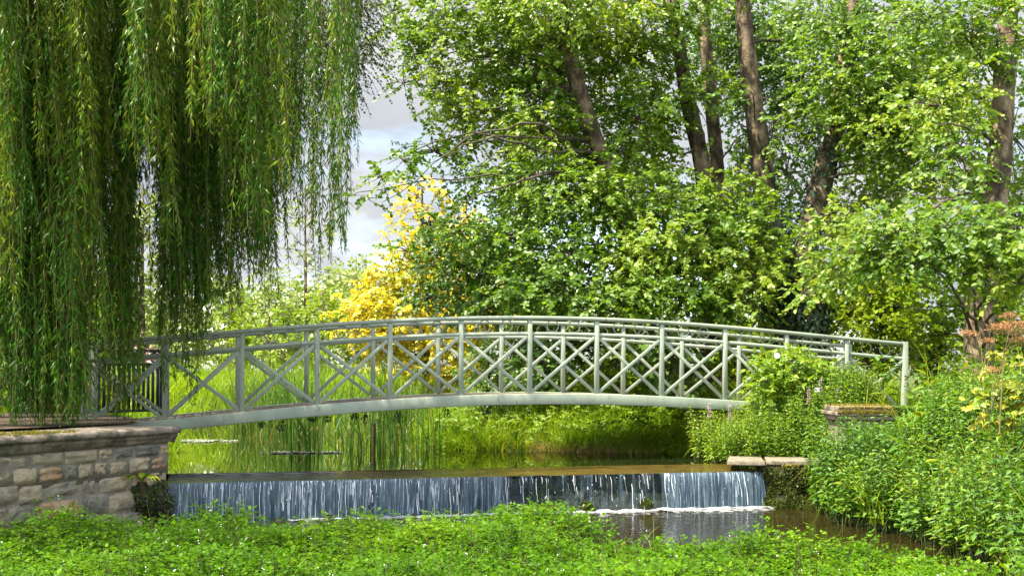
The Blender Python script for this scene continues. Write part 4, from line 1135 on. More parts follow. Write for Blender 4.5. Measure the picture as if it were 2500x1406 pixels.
tree('alder_tree', 'leaning trunk alder with ivied base and bright boughs to the right', 'tree', 'tall alders behind the bridge',
     [([(1990, 960, 22.6), (1975, 780, 22.7), (1958, 680, 22.8), (1978, 550, 23), (2008, 430, 23.2), (2036, 330, 23.4), (2062, 180, 23.6), (2082, 0, 23.8), (2095, -300, 24)], [.28, .26, .245, .24, .235, .22, .19, .16, .10])],
     [(2070, 190, 22.4, 130, 120, 1.1), (2210, 230, 22.1, 140, 110, 1.1), (2120, 330, 22.1, 110, 70, .9), (2060, 60, 22.9, 130, 70, 1.0), (2200, 90, 22.9, 130, 80, 1.1), (2030, 290, 22.7, 70, 60, .7), (2140, 420, 24.5, 100, 70, .9, .6), (2060, 600, 20.8, 90, 60, .7, 1.1), (2030, 520, 20.8, 50, 40, .5, .8), (1960, 720, 20.2, 50, 35, .5, .8),
      (2020, 670, 20.8, 70, 50, .6), (2110, 500, 25, 130, 60, .9, .45), (2140, -100, 22, 260, 100, 2.0, .14), (2250, 350, 22, 100, 60, .8, .8)],
     M['alder'], ivy=[(0, .05, .30, 2000, .30), (0, .30, .62, 420, .25)], limbs=[([(2010, 430, 23.2), (2090, 410, 23), (2200, 420, 22.6)], .04), ([(2036, 340, 23.4), (2100, 330, 22.5), (2200, 300, 21)], .05)], seed=205)
tree('alder_tree', 'dark trunked alder standing at the right edge among the plants', 'tree', 'tall alders behind the bridge',
     [([(2390, 960, 18.2), (2390, 820, 18.2), (2397, 700, 18.3), (2418, 560, 18.4), (2438, 400, 18.5), (2450, 200, 18.6), (2462, 0, 18.7), (2475, -300, 18.9)], [.27, .245, .225, .205, .195, .18, .16, .11])],
     [(2300, 560, 16.4, 150, 60, .9, 1.1), (2190, 575, 16.6, 110, 50, .7, 1.0), (2430, 590, 16, 90, 60, .7, 1.1), (2110, 620, 16.8, 70, 40, .5, .9), (2240, 640, 16.4, 110, 35, .6, .9), (2390, 660, 16.2, 90, 40, .6, .8), (2480, 690, 15.8, 50, 45, .5),
      (2370, 110, 18.6, 120, 100, 1.0, .9), (2300, 260, 18.3, 120, 90, .9, .9), (2330, 380, 17.8, 100, 70, .8, .8), (2450, 40, 18.8, 100, 80, 1.0, .8), (2260, 40, 19.0, 130, 70, .9, .8), (2470, 330, 20, 80, 200, 1.2, .55), (2400, 480, 20.5, 110, 70, 1.0, .8), (2180, 460, 24.5, 140, 80, 1.0, .8), (2330, 200, 21.5, 170, 160, 1.2, .7), (2250, 420, 22, 110, 70, .8, .8), (2390, -120, 17.5, 220, 110, 2.0, .14), (2480, 520, 20, 70, 100, .8, .6)],
     M['alder'], limbs=[([(2425, 520, 18.4), (2320, 500, 17.4), (2180, 560, 16.6), (2080, 640, 16.8)], .055), ([(2440, 350, 18.5), (2380, 330, 17.6), (2280, 300, 17)], .05), ([(2445, 470, 18.5), (2310, 460, 18.8), (2200, 455, 19)], .03)], seed=206, leaf_len=.085, leaf_w=.062, area_per=200)

# golden tree and the paler ones beyond the pond
tree('golden_tree', 'golden yellow autumn tree behind the middle of the bridge', 'tree', None,
     [([(1040, 985, 34), (1040, 800, 34), (1035, 620, 34), (1030, 450, 34)], [.14, .11, .07, .02])],
     [(1022, 480, 34, 42, 50, .6, .8), (1070, 470, 34, 26, 30, .4, .7), (1010, 580, 34, 70, 70, .8, .8), (1060, 640, 34, 110, 90, 1.2), (960, 690, 33.5, 90, 60, 1.0), (900, 740, 33.2, 70, 60, .9, .9), (1100, 720, 33.8, 120, 80, 1.2), (990, 780, 33, 110, 60, 1.2),
      (1180, 640, 34.5, 80, 70, .8, .7), (950, 830, 33, 90, 50, 1.0), (1080, 830, 33.2, 110, 60, 1.2), (1190, 780, 33.8, 90, 80, .9), (1180, 890, 33.5, 80, 40, .8, .8), (1010, 890, 32.8, 70, 40, .8), (1130, 560, 34.5, 70, 60, .8, .8), (1230, 720, 34, 70, 60, .8, .8), (1110, 930, 33, 90, 40, .8), (880, 800, 33, 60, 50, .8)],
     M['gold'], seed=211, leaf_len=.12, leaf_w=.09, n_leaf=12, tw=.40, dens=1.25, shape='diamond')
def back_tree(name, label, px, ytop, ybot, Y, w, mat, seed, group=None, nb=12, dens=1.0, trunk=.09, leaf=.16, airy=1.0, cat='tree', conical=False, base_y=None, low=.15):
    r = rng(seed); h = ybot - ytop
    by = base_y or ybot + 20
    bl = []
    for k in range(nb):
        f = (k + .5) / nb
        yy = ytop + h * (.06 + .94 * f * (1 - low * .3)); ww = w * (math.sin(PI * min(1, .12 + .80 * f)) ** .7 if not conical else .25 + .75 * f)
        xx = px + r.uniform(-.55, .55) * ww
        bl.append((xx, yy, Y + r.uniform(-1, 1) * .02 * Y, max(14, ww * r.uniform(.35, .6)), max(12, h / nb * r.uniform(.9, 1.6)), w * Y / FPX * .55, airy))
    return tree(name, label, cat, group, [([(px, by, Y), (px + r.uniform(-6, 6), (by + ytop) / 2, Y), (px, ytop + h * .05, Y)], [trunk, trunk * .7, trunk * .15])], bl, mat, seed=seed,
                leaf_len=leaf, leaf_w=leaf * .72, n_leaf=9, tw=leaf * 3.2, shape='diamond', dens=dens, sides=8, area_per=150)
GB = 'trees beyond the pond'
back_tree('dark_backing_bush', 'dark low yew bush in the shade behind the hanging willow at left', 90, 800, 1000, 20.6, 150, M['near_black'], 233, None, 16, 1.5, .08, .09, 1.0, 'bush', base_y=1012)  # added dark bush, stands for deep shade under the willow
back_tree('slender_tree', 'tall slender open tree standing against the clouds beyond the pond', 745, 440, 790, 46, 105, M['pale'], 221, GB, 16, .55, .10, .14, .55, base_y=950)
back_tree('birch_tree', 'pale green tree left of the slender tree, behind willow strands', 655, 640, 860, 62, 80, M['pale'], 222, GB, 12, .9, .12, .20, .9, base_y=945)
back_tree('field_tree', 'rounded pale tree right of the slender tree, below the sky gap', 870, 615, 850, 70, 85, M['pale'], 223, GB, 12, .9, .12, .22, .9, base_y=945)
back_tree('field_tree', 'low grey green tree filling the foot of the sky gap', 800, 640, 860, 78, 80, M['pale'], 224, GB, 10, .9, .12, .24, .9, base_y=945)
back_tree('feathery_shrub', 'feathery lime green shrub left of the golden tree', 790, 700, 880, 40, 80, M['lime'], 225, None, 12, 1.0, .06, .13, 1.0, 'shrub', base_y=960)
back_tree('field_shrub', 'bushy green shrub below the slender tree by the reeds', 690, 740, 900, 42, 100, M['shrub'], 226, None, 12, 1.0, .06, .14, 1.0, 'shrub', base_y=970)
back_tree('field_tree', 'light green tree seen through the gap between the willow curtains', 350, 440, 800, 40, 85, M['pale'], 227, GB, 16, .8, .13, .16, .8, base_y=960)
back_tree('field_shrub', 'yellow green bush behind the left end of the bridge', 250, 690, 900, 33, 80, M['lime'], 228, None, 10, 1.0, .06, .11, 1.0, 'shrub', base_y=985)
back_tree('field_shrub', 'round lime bush beyond the reeds left of the bridge middle', 560, 720, 900, 44, 95, M['lime'], 229, None, 10, 1.0, .06, .14, 1.0, 'shrub', base_y=965)
back_tree('field_shrub', 'sunlit bush behind the second and third bridge bays', 440, 730, 900, 40, 100, M['pale'], 230, None, 10, 1.0, .06, .14, 1.0, 'shrub', base_y=965)
back_tree('dark_backing_tree', 'almost black evergreen behind the willow at the left edge', 40, 380, 1000, 24, 200, M['near_black'], 231, None, 22, 1.1, .2, .13, 1.0, base_y=1010)  # added near-black trees standing in for the shaded willow interior
back_tree('dark_backing_tree', 'second dark evergreen behind the willow, nearer the bridge', 150, 620, 960, 27, 110, M['near_black'], 232, None, 12, 1.0, .15, .13, 1.0, base_y=985)
for k, (px, yt, Y, w) in enumerate([(400, 690, 96, 150), (560, 660, 92, 160), (720, 690, 90, 150), (870, 650, 94, 150), (260, 650, 90, 160), (480, 790, 120, 130), (640, 760, 130, 140), (900, 770, 125, 130), (330, 770, 118, 120), (180, 760, 122, 130), (760, 780, 112, 110), (1130, 700, 120, 150), (1330, 640, 115, 150), (1560, 680, 118, 150), (1780, 700, 118, 140), (2000, 660, 120, 140), (2230, 600, 110, 150), (2450, 560, 105, 150)]):
    back_tree('distant_tree', None, px, yt, 895, Y, w, M['pale'] if k < 11 else M['shrub'], 240 + k, 'far line of trees', 12, 1.3, .2, .42, .9, base_y=900)
dl = ['broad far tree left of the parted willow gap foot', 'broad far tree behind the sunlit bush by the bridge bays', 'broad far tree at the foot of the slender tree', 'broad far tree just left of the golden tree top', 'broad far tree behind the dark backing tree at the willow edge', 'far tree showing through the first bridge bays, left of the lime bush', 'far tree behind the pale birch', 'far tree behind the left edge of the golden tree', 'far tree in the gap under the parted willow',
      'far tree behind the slatted fence panel', 'far tree behind the slender tree', 'far tree hidden behind the golden tree', 'far tree behind the leaning alder', 'far tree right of the leaning alder foot', 'far tree behind the twin stemmed alder',
      'far tree between the two ivied trunks', 'far tree behind the lime bush on the right', 'far tree behind the dark right trunk']
for o in [o for o in COL.objects if o.name.startswith('distant_tree')]:
    o['label'] = dl[int(o.name.split('.')[1]) if '.' in o.name else 0]

# shrubs behind the bridge
back_tree('hazel_shrub', 'dense dark shrub under the alders behind the bridge middle', 1330, 690, 1000, 26.5, 150, M['shrub'], 261, 'shrubs along the far bank', 18, 1.1, .06, .10, 1.0, 'shrub', base_y=1040)
back_tree('hazel_shrub', 'broad green shrub behind the bridge right of its crown', 1480, 740, 1010, 26, 150, M['shrub'], 262, 'shrubs along the far bank', 18, 1.1, .06, .10, 1.0, 'shrub', base_y=1040)
back_tree('hazel_shrub', 'shaded shrub at the foot of the twin stemmed alder', 1720, 720, 1000, 27, 160, M['shrub'], 263, 'shrubs along the far bank', 18, 1.1, .06, .10, 1.0, 'shrub', base_y=1030)
back_tree('hazel_shrub', 'sunlit yellow green shrub behind the fourth bay right of the crown', 1500, 815, 1000, 22.1, 85, M['lime'], 264, 'shrubs along the far bank', 10, .9, .04, .09, 1.0, 'shrub', base_y=1030)
back_tree('hazel_shrub', 'light green shrub close behind the bridge crown', 1340, 815, 1000, 22.1, 85, M['maple'], 271, 'shrubs along the far bank', 10, .9, .03, .10, .9, 'shrub', base_y=1030)
back_tree('hazel_shrub', 'sunlit shrub behind the bridge just left of the overgrown end', 1765, 825, 1000, 21.9, 75, M['lime'], 272, 'shrubs along the far bank', 10, .9, .03, .09, .9, 'shrub', base_y=1030)
back_tree('sycamore_sapling', 'bright big leaved sapling close behind the right half of the bridge', 1635, 800, 985, 21.8, 65, M['maple'], 265, None, 10, .7, .03, .17, .9, 'sapling', base_y=1040)
back_tree('lime_bush', 'large yellow green bush between the ivied trunk and the right trunk', 2150, 640, 920, 22.9, 165, M['lime'], 266, None, 20, 1.1, .07, .11, 1.0, 'bush', base_y=975)
back_tree('hazel_shrub', 'dark bush beside the far end of the bridge handrail', 2290, 720, 960, 23.5, 90, M['shrub'], 267, 'shrubs along the far bank', 12, 1.0, .06, .10, 1.0, 'shrub', base_y=985)
back_tree('hazel_shrub', 'dark green bush behind the right hand trunk at the frame edge', 2440, 650, 960, 22.5, 150, M['shrub'], 268, 'shrubs along the far bank', 14, 1.0, .06, .10, 1.0, 'shrub', base_y=985)
back_tree('hazel_shrub', 'green shrub right of the golden tree, low behind the railings', 1190, 840, 1020, 22.0, 85, M['maple'], 269, 'shrubs along the far bank', 10, 1.0, .04, .09, 1.0, 'shrub', base_y=1045)
back_tree('hazel_shrub', 'low shrub behind the bridge where the ivied trunks stand', 1880, 800, 1000, 22, 110, M['shrub'], 270, 'shrubs along the far bank', 12, 1.0, .04, .09, 1.0, 'shrub', base_y=1010)

# small-leaved tree whose branch shows right of the willow top
tree('small_leaved_tree', 'small leaved tree with a thin dark branch right of the willow top', 'tree', None,
     [([(100, 990, 21), (130, 700, 21.2), (260, 300, 21.6), (480, 80, 22), (620, -150, 22.3)], [.22, .20, .17, .13, .08])],
     [(840, 60, 22.5, 60, 60, .8, .7), (885, 15, 22.4, 50, 40, .7, .8), (905, 110, 22.3, 26, 40, .4, .6), (870, 150, 22.3, 40, 60, .5, .5), (800, 150, 22.5, 60, 70, .7, .5), (850, 215, 22.3, 28, 32, .4, .45), (760, 60, 22.5, 80, 90, .9, .6), (780, -60, 22.5, 150, 80, 1.2, .6), (720, 200, 22.6, 90, 110, .9, .5)],
     M['birch'], limbs=[([(420, 130, 21.9), (560, 150, 22.3), (760, 170, 22.6), (830, 125, 22.4), (850, 115, 22.3)], .035)], seed=281, leaf_len=.055, leaf_w=.042, n_leaf=14, tw=.4, dens=2.0, shape='diamond', droop=.6, hang=.6)

# ------------------------------------------------------------------ weeping willow
wil = thing('weeping_willow', 'huge weeping willow trailing its leafy curtains over the left of the bridge', 'tree', P(-180, 1010, 17.5))
gt = Geo(); gb = Geo(); gl = Geo(); rw_ = rng(301)
tr_pts = catmull([P(-180, 1040, 17.5), P(-170, 800, 17.4), P(-120, 500, 17.2), P(-60, 150, 17), P(20, -150, 16.8), P(120, -420, 16.5)], 40)
tube(gt, tr_pts, np.interp(np.linspace(0, 1, 40), [0, .15, 1], [.62, .45, .22]), 18, .06, 5)
gt.build('trunk', M['bark'], wil, smooth=True)
limb_specs = [[(-60, 150, 17), (100, -120, 16.2), (300, -200, 15.6), (520, -140, 15.4), (640, -20, 15.5)], [(0, -100, 16.9), (250, -330, 16.2), (600, -320, 15.8), (820, -120, 15.8), (850, 130, 15.9)],
              [(-120, 420, 17.2), (20, 250, 16), (120, 220, 15.2), (230, 260, 15)], [(-60, 150, 17), (150, -60, 17.5), (420, -80, 17.8), (600, 60, 17.8)], [(0, -60, 16.9), (-100, -300, 15.5), (60, -380, 14.6), (260, -240, 14.4)],
              [(-100, 330, 17.1), (-20, 180, 17.5), (120, 130, 18), (260, 230, 18)]]
for sp in limb_specs:
    pts = catmull([P(*q) for q in sp], 26); tube(gb, pts, np.linspace(.13, .03, 26), 8, .05, 7)
def curtain_bottom(px, r):
    xs = [-120, 0, 60, 200, 214, 228, 232, 262, 268, 322, 330, 345, 378, 386, 430, 500, 512, 600, 625, 660, 690, 705, 745, 752, 790, 800, 838, 846, 866, 880]
    ys = [1020, 1035, 1040, 1040, 980, 860, 800, 900, 1040, 1040, 800, 560, 500, 820, 870, 860, 800, 770, 745, 690, 660, 500, 470, 600, 690, 700, 690, 470, 400, 330]
    return float(np.interp(px, xs, ys))
def strand(px, ytop, ybot, Y, dens=1.0, vm=.5, sway=None):
    if 330 < px < 386: ybot = min(ybot, 400 + rw_.uniform(0, 110))      # the parting in the curtain
    if 694 < px < 748: ybot = min(ybot, 480 + rw_.uniform(0, 60))
    a = P(px, ytop, Y); b = P(px, ybot, Y)
    L = a[2] - b[2]
    if L < .3: return
    n = max(4, int(L / .027 * dens))
    t = np.sort(rw_.uniform(0, 1, n))
    ph = rw_.uniform(0, 6, 2); am = rw_.uniform(.02, .09)
    cx = a[0] + am * np.sin(t * L * 1.1 + ph[0]) + .02 * np.sin(t * L * 3 + ph[1]) + (sway or 0) * t ** 2; cy = a[1] + am * np.cos(t * L * .9 + ph[1]); cz = a[2] - L * t
    pos = np.stack([cx, cy, cz], 1)
    az = rw_.uniform(0, 2 * PI, n)
    o_ = np.stack([np.cos(az), np.sin(az), np.zeros(n)], 1)
    pos = pos + o_ * rw_.uniform(0, .02, (n, 1))
    ax = o_ * rw_.uniform(.1, 1.15, (n, 1)) - UP + rw_.normal(size=(n, 3)) * .22
    nm = o_ + rw_.normal(size=(n, 3)) * .6
    s = rw_.uniform(.65, 1.25, n) * (1 - .35 * (t > .93))
    leaves(gl, pos, ax, nm, .118 * s, .020 * s, 'willow', np.clip(vm + rw_.normal(size=n) * .2, 0, 1))
    kk = np.linspace(0, n - 1, max(3, int(L / .35))).astype(int)
    tubes_thin(gb, pos[kk[:-1]] , pos[kk[1:]], .004, .004)
def cluster(px, ytop, ybot, Y, n, spread, vm):
    for _ in range(n):
        x = px + rw_.normal() * spread
        yb = ybot - abs(rw_.normal()) * .16 * (ybot - ytop) * (1 if rw_.uniform() < .6 else .25)
        strand(x, ytop + rw_.uniform(-60, 60), yb, Y + rw_.normal() * .10, 1.0, vm, rw_.normal() * .03)
def tress(px, wid, ybot, Y, n, vm, ytop=-160):
    """one hanging tress: longest in its middle, its strands at slightly different depths"""
    for _ in range(n):
        u = rw_.normal() * .55
        yb = ybot - (abs(u) ** 1.4) * .22 * (ybot - ytop) * rw_.uniform(.4, 1.3) - abs(rw_.normal()) * .05 * (ybot - ytop)
        strand(px + u * wid, ytop + rw_.uniform(-60, 60), yb, Y + rw_.normal() * .13, 1.0, np.clip(vm + rw_.normal() * .08, 0, 1), rw_.normal() * .13)
FRONT = [(-20, 30, 1055), (22, 26, 1050), (70, 30, 1062), (112, 24, 1050), (150, 30, 1065), (196, 22, 1058), (222, 10, 900), (246, 14, 770), (290, 26, 1050), (322, 9, 985), (345, 22, 430), (368, 12, 520),
         (402, 22, 890), (436, 24, 855), (478, 24, 875), (510, 16, 830), (548, 26, 805), (590, 24, 775), (628, 22, 750), (662, 16, 690), (700, 20, 520), (735, 16, 470), (774, 13, 705), (812, 12, 690), (836, 10, 640), (862, 6, 400)]
for px, w_, yb in FRONT:
    thin = px > 690
    yy = (14.7 if px < 230 else 15.6) + rw_.uniform(-.2, .5)
    tress(px, w_, yb, yy, int(w_ * (.38 if thin else .75)) + 3, rw_.uniform(.3, .7))
    tress(px + rw_.normal() * 12, w_ * 1.1, yb * rw_.uniform(.78, .97), yy + rw_.uniform(.9, 1.6), int(w_ * (.18 if thin else .55)) + 2, rw_.uniform(.2, .6))
    if not thin and not 330 < px < 385: tress(px + rw_.normal() * 16, w_ * 1.2, yb * rw_.uniform(.6, .92), yy + rw_.uniform(1.9, 3.0), int(w_ * .5) + 2, rw_.uniform(.1, .5))
for k in range(46):                                            # shorter tresses over them
    px = rw_.uniform(-30, 700); full = curtain_bottom(px, rw_)
    yb = rw_.uniform(.18, .8) * full
    if 330 < px < 385: yb = min(yb, 420)
    tress(px, rw_.uniform(9, 22), yb, rw_.uniform(13.7, 15.0), int(rw_.uniform(6, 13)), rw_.uniform(.4, .95))
for x in np.arange(-60, 640, 26.0):                             # the inside of the crown
    if 322 < x < 390: continue
    tress(x + rw_.normal() * 8, 15, curtain_bottom(x, rw_) * rw_.uniform(.45, .9), rw_.uniform(17.4, 18.6), 8 if x < 330 else 4, rw_.uniform(.1, .5))
for px, yt, yb in ((480, 760, 900), (470, 700, 1005), (400, 760, 985), (500, 780, 880), (440, 700, 960), (305, 650, 1045), (290, 650, 1045), (325, 700, 985), (275, 700, 1040), (90, 700, 1045), (180, 700, 1045)):
    for _ in range(3): strand(px + rw_.normal() * 6, yt - 200, yb - rw_.uniform(0, 40), 15.9 + rw_.normal() * .15, 1.0, .5)
for px in np.arange(-25, 212, 15.0): tress(px, 11, 1062, rw_.uniform(14.6, 15.3), 7, rw_.uniform(.2, .6), 520)
# thin the upper crown with leafy masses above the frame that shade the curtains
N = 6000
pos = np.stack([rw_.uniform(-12, -5.6, N), rw_.uniform(8.5, 18.5, N), rw_.uniform(7.2, 9.8, N)], 1)
keep = vnoise(pos[:, 0], pos[:, 1], 305, 1.0) > .28; pos = pos[keep]; N = len(pos)
for _ in range(4):
    leaves(gl, pos + rw_.normal(size=(N, 3)) * .2, rw_.normal(size=(N, 3)) * .5 - UP * .6, rw_.normal(size=(N, 3)) + UP * .7, .16, .045, 'willow', rw_.uniform(0, 1, N))
gb.build('branches', M['osier'], wil, smooth=True)
gl.build('crown', M['willow'], wil)

# ------------------------------------------------------------------ reeds, grass, herbs, cress
def reed_clump(label, px, py, Y, n, h, spread, seed, lean=.35):
    r = rng(seed); b = P(px, py, Y); b[2] = .46
    t = thing('reed_clump', label, 'reeds', b, 0, 'reed clumps standing in the pond')
    g = Geo(); base = b + np.stack([r.normal(size=n) * spread, r.normal(size=n) * spread * .8, np.zeros(n)], 1)
    blades(g, base, h * r.uniform(.55, 1.1, n), r.uniform(.014, .026, n), r.uniform(0, 2 * PI, n), r.beta(1.3, 3.5, n) * lean * 4, r, 5, r.beta(1.6, 2.2, n))
    g.build('leaves', M['reed_wet'] if Y < 22 else M['reed'], t)
    g = Geo(); k = max(4, n // 7)
    bb = b + np.stack([r.normal(size=k) * spread, r.normal(size=k) * spread * .8, np.zeros(k)], 1)
    blades(g, bb, h * r.uniform(.2, .55, k), .012, r.uniform(0, 2 * PI, k), r.uniform(.8, 2.0, k), r, 4)
    g.build('dead_leaves', M['dry'], t)
reed_clump('slim reed clump in open water under the left half of the bridge', 745, 1105, 20.5, 34, 1.5, .14, 401)
reed_clump('sparse leaning reeds between the two floating mats', 845, 1100, 21.2, 24, 1.6, .2, 402, .6)
reed_clump('largest reed clump under the bridge, left of its middle', 935, 1098, 21.3, 62, 1.85, .24, 403)
reed_clump('dark reeds at the corner of the grassy bank', 1050, 1092, 21.6, 34, 1.5, .22, 404)
reed_clump('reed tuft standing before the grassy bank right of the crown', 1260, 1100, 20.9, 16, .7, .07, 405)
reed_clump('tall reeds behind the fourth bridge bay', 860, 1060, 25, 60, 2.2, .4, 406)
reed_clump('tall reeds behind the third bridge bay', 700, 1050, 26, 75, 2.2, .45, 407)
reed_clump('reeds rising in front of the golden tree', 985, 1055, 25.5, 50, 2.0, .35, 408)
g = Geo(); r = rng(410)
p = scatter([(-6.5, 28.2), (-4.5, 28.0), (-4.7, 31), (-7.0, 31)], 600, r)
blades(g, np.stack([p[:, 0], p[:, 1], np.full(len(p), .45)], 1), r.uniform(1.1, 1.9, len(p)), r.uniform(.016, .028, len(p)), r.uniform(0, 2 * PI, len(p)), r.beta(1.3, 3, len(p)) * 1.3, r, 4, r.beta(1.6, 1.8, len(p)))
tag(g.build('reed_bed', M['reed']), kind='stuff')

def grass_field(name, poly, n, h0, h1, w, seed, mat, bend=1.6, zmin=.44, clump=1.0):
    r = rng(seed); p = scatter(poly, n, r); g = Geo()
    cl = vnoise(p[:, 0], p[:, 1], seed + 1, .45) * clump + (1 - clump) * .5
    gz = ground_z(p[:, 0], p[:, 1]); k_ = gz > .38; p, gz, cl = p[k_], gz[k_], cl[k_]; n = len(p)
    base = np.stack([p[:, 0], p[:, 1], np.maximum(gz, zmin) - .03], 1)
    h = (h0 + (h1 - h0) * r.uniform(0, 1, n)) * (.55 + .9 * cl)
    blades(g, base, h, w * r.uniform(.7, 1.4, n), r.uniform(0, 2 * PI, n), r.beta(1.8, 2.2, n) * bend, r, 4, np.clip(.75 * r.beta(1.5, 2.5, n) + .35 * (vnoise(p[:, 0], p[:, 1], seed + 2, 1.1) - .3), 0, 1))
    return tag(g.build(name, mat), kind='stuff')
BANK = [(-1.2, 21.2), (1.2, 20.7), (2.9, 20.25), (3.1, 21.5), (3.4, 24), (-.9, 25), (-1.5, 23)]
grass_field('bank_grass', BANK, 26000, .35, .85, .011, 421, M['grass'], 2.0)
grass_field('meadow_grass', [(-2.2, 24.5), (8, 23), (12, 40), (-2.5, 40)], 15000, .4, .9, .02, 424, M['grass'], 1.6)
grass_field('far_meadow_grass', [(-16, 30.5), (-7.6, 31.5), (-3, 33.6), (-1.2, 29.5), (6, 44), (-16, 44)], 20000, .5, 1.1, .028, 427, M['grass'], 1.4)
grass_field('left_bank_grass', [(-8.4, 32), (-6.8, 25), (-6.1, 22.6), (-5.6, 20.4), (-5.8, 19.6), (-6.6, 20.4), (-9, 20.6), (-14, 24), (-15, 33)], 20000, .35, .8, .018, 430, M['grass'], 1.6)
grass_field('dry_grass', [(.3, 20.75), (2.4, 20.3), (2.5, 20.8), (.4, 21.1)], 900, .25, .5, .009, 433, M['dry'], 2.8)
grass_field('slope_grass', [(2.9, 19.4), (3.3, 17.9), (4.2, 17.6), (4.0, 20), (3.2, 20.6)], 3200, .35, .8, .012, 436, M['grass'], 1.8)
g = Geo(); r = rng(439)                                        # broad-leaved weeds in the bank grass
p = scatter(BANK, 1500, r); z = np.maximum(ground_z(p[:, 0], p[:, 1]), .45)
base = np.stack([p[:, 0], p[:, 1], z + r.uniform(.05, .65, len(p))], 1)
spray(g, None, base, r.normal(size=(len(p), 3)) * [1, 1, .4] + [0, -.3, .5], 8, .25, .09, .045, .4, r, 'point')
tag(g.build('bank_weeds', M['herb_sunlit']), kind='stuff')

def herb_mass(name, poly, n, h0, h1, seed, mat, hfun=None, zmin=-.02, nodes=9, leaf=.085, wid=.042, stem=True, top=None, ll_top=.55):
    r = rng(seed); p = scatter(poly, n, r)
    z = np.maximum(ground_z(p[:, 0], p[:, 1]), zmin) - .02
    h = r.uniform(h0, h1, n) * (.75 + .5 * vnoise(p[:, 0], p[:, 1], seed + 1, .5))
    if hfun is not None: h = h * hfun(p[:, 0], p[:, 1])
    if top is not None: h = np.clip(np.minimum(h, (top(p[:, 0], p[:, 1]) - z) * r.uniform(.55, 1.12, n) * (.8 + .35 * vnoise(p[:, 0], p[:, 1], seed + 7, .35))), .15, 3)
    ln = r.normal(size=(n, 2)) * .16 - np.array([.03, .10])
    g, gs = Geo(), Geo()
    base = np.stack([p[:, 0], p[:, 1], z], 1); tip = base + np.stack([ln[:, 0] * h, ln[:, 1] * h, h], 1)
    tubes_thin(gs, base, tip, .005, .0025, -.02)
    vm = np.clip(r.normal(.42, .22, n) + .5 * (vnoise(p[:, 0], p[:, 1], seed + 2, .8) - .5), 0, 1)
    az0 = r.uniform(0, PI, n)
    for j in range(nodes):
        t = .25 + .75 * (j + .5) / nodes
        c = base + (tip - base) * t
        sz = leaf * (1 - (1 - ll_top) * t ** 2) * r.uniform(.75, 1.2, n)
        for sgn in (0, PI):
            az = az0 + j * PI / 2 + sgn + r.normal(size=n) * .25
            o_ = np.stack([np.cos(az), np.sin(az), np.zeros(n)], 1)
            leaves(g, c + o_ * .012, o_ + UP * r.uniform(-.55, .35, (n, 1)), UP + o_ * .25 + r.normal(size=(n, 3)) * .3, sz, sz * wid / leaf, 'point', np.clip(vm + r.normal(size=n) * .14, 0, 1))
    return g, gs
RB = [(4.05, 16.4), (3.98, 15.8), (3.92, 14.7), (4.2, 13.9), (4.38, 13.2), (4.35, 12), (4.3, 10.4), (4.0, 9.6), (4.0, 8.8), (6.5, 8.8), (7.6, 14), (8.6, 18), (8.4, 20), (6.6, 20.2), (5.6, 19), (4.7, 17.5)]
def hf(x, y): return 1.0 + .45 * sstep(4.6, 6.2, x) + .1 * sstep(17, 12, y) - .35 * sstep(16.6, 18, y)
g, gs = herb_mass('x', RB, 5200, .45, .95, 451, M['herb'], hf, leaf=.10, wid=.056, top=lambda x, y: np.where(y > 16.4, 1.0, 1.14 + .66 * sstep(4.85, 5.2, x * 15 / y)))
TN = [(4.02, 16.3), (4.02, 15.6), (4.1, 14.9), (5.3, 14.9), (5.45, 15.9), (5.0, 16.15), (4.45, 16.3)]
g3, gs3 = herb_mass('x', TN, 420, 1.0, 1.3, 455, M['herb'], lambda x, y: np.clip(1.22 - ground_z(x, y), .3, 2), top=lambda x, y: 1.17 + 0 * x, leaf=.12, wid=.062, nodes=11)
tag(g3.build('nettle_bed', M['herb']), kind='stuff'); tag(gs3.build('nettle_stems', M['stem']), kind='stuff')
docks, nb2 = Geo(), 130                                  # broad dock leaves and grass tufts break up the nettles
pd = scatter(RB, nb2, rng(456)); zd = np.maximum(ground_z(pd[:, 0], pd[:, 1]), 0); rd2 = rng(457)
hd = .45 + .5 * rd2.uniform(0, 1, nb2)
for _ in range(9):
    az = rd2.uniform(0, 2 * PI, nb2); o_ = np.stack([np.cos(az), np.sin(az), np.zeros(nb2)], 1)
    leaves(docks, np.stack([pd[:, 0], pd[:, 1], zd + hd * rd2.uniform(.5, 1.05, nb2)], 1) + o_ * .04, o_ + UP * rd2.uniform(-.4, .9, (nb2, 1)), UP + o_ * .2 + rd2.normal(size=(nb2, 3)) * .3, rd2.uniform(.10, .20, nb2), rd2.uniform(.04, .085, nb2), 'point', rd2.uniform(.3, 1, nb2))
tag(docks.build('dock_leaves', M['herb']), kind='stuff')
gt2 = Geo(); pt = scatter(RB, 34, rng(458)); pt = np.repeat(pt, 26, 0) + rng(459).normal(size=(34 * 26, 2)) * .05
blades(gt2, np.stack([pt[:, 0], pt[:, 1], np.maximum(ground_z(pt[:, 0], pt[:, 1]), 0) + .1], 1), rd2.uniform(.6, 1.25, len(pt)), .012, rd2.uniform(0, 2 * PI, len(pt)), rd2.beta(2, 2, len(pt)) * 1.8, rd2, 4)
tag(gt2.build('bank_tufts', M['grass']), kind='stuff')
hb = g.build('undergrowth', M['herb']); tag(hb, kind='stuff')
st = gs.build('undergrowth_stems', M['stem']); tag(st, kind='stuff')
g, gs = herb_mass('x', [(2.75, 19.3), (3.0, 18.1), (3.25, 17.75), (4.4, 17.3), (5.2, 17.6), (5.4, 18.7), (4.4, 19.0), (3.6, 19.2)], 1300, .40, .80, 461, M['herb'], None, .45, 9, .08, .04)
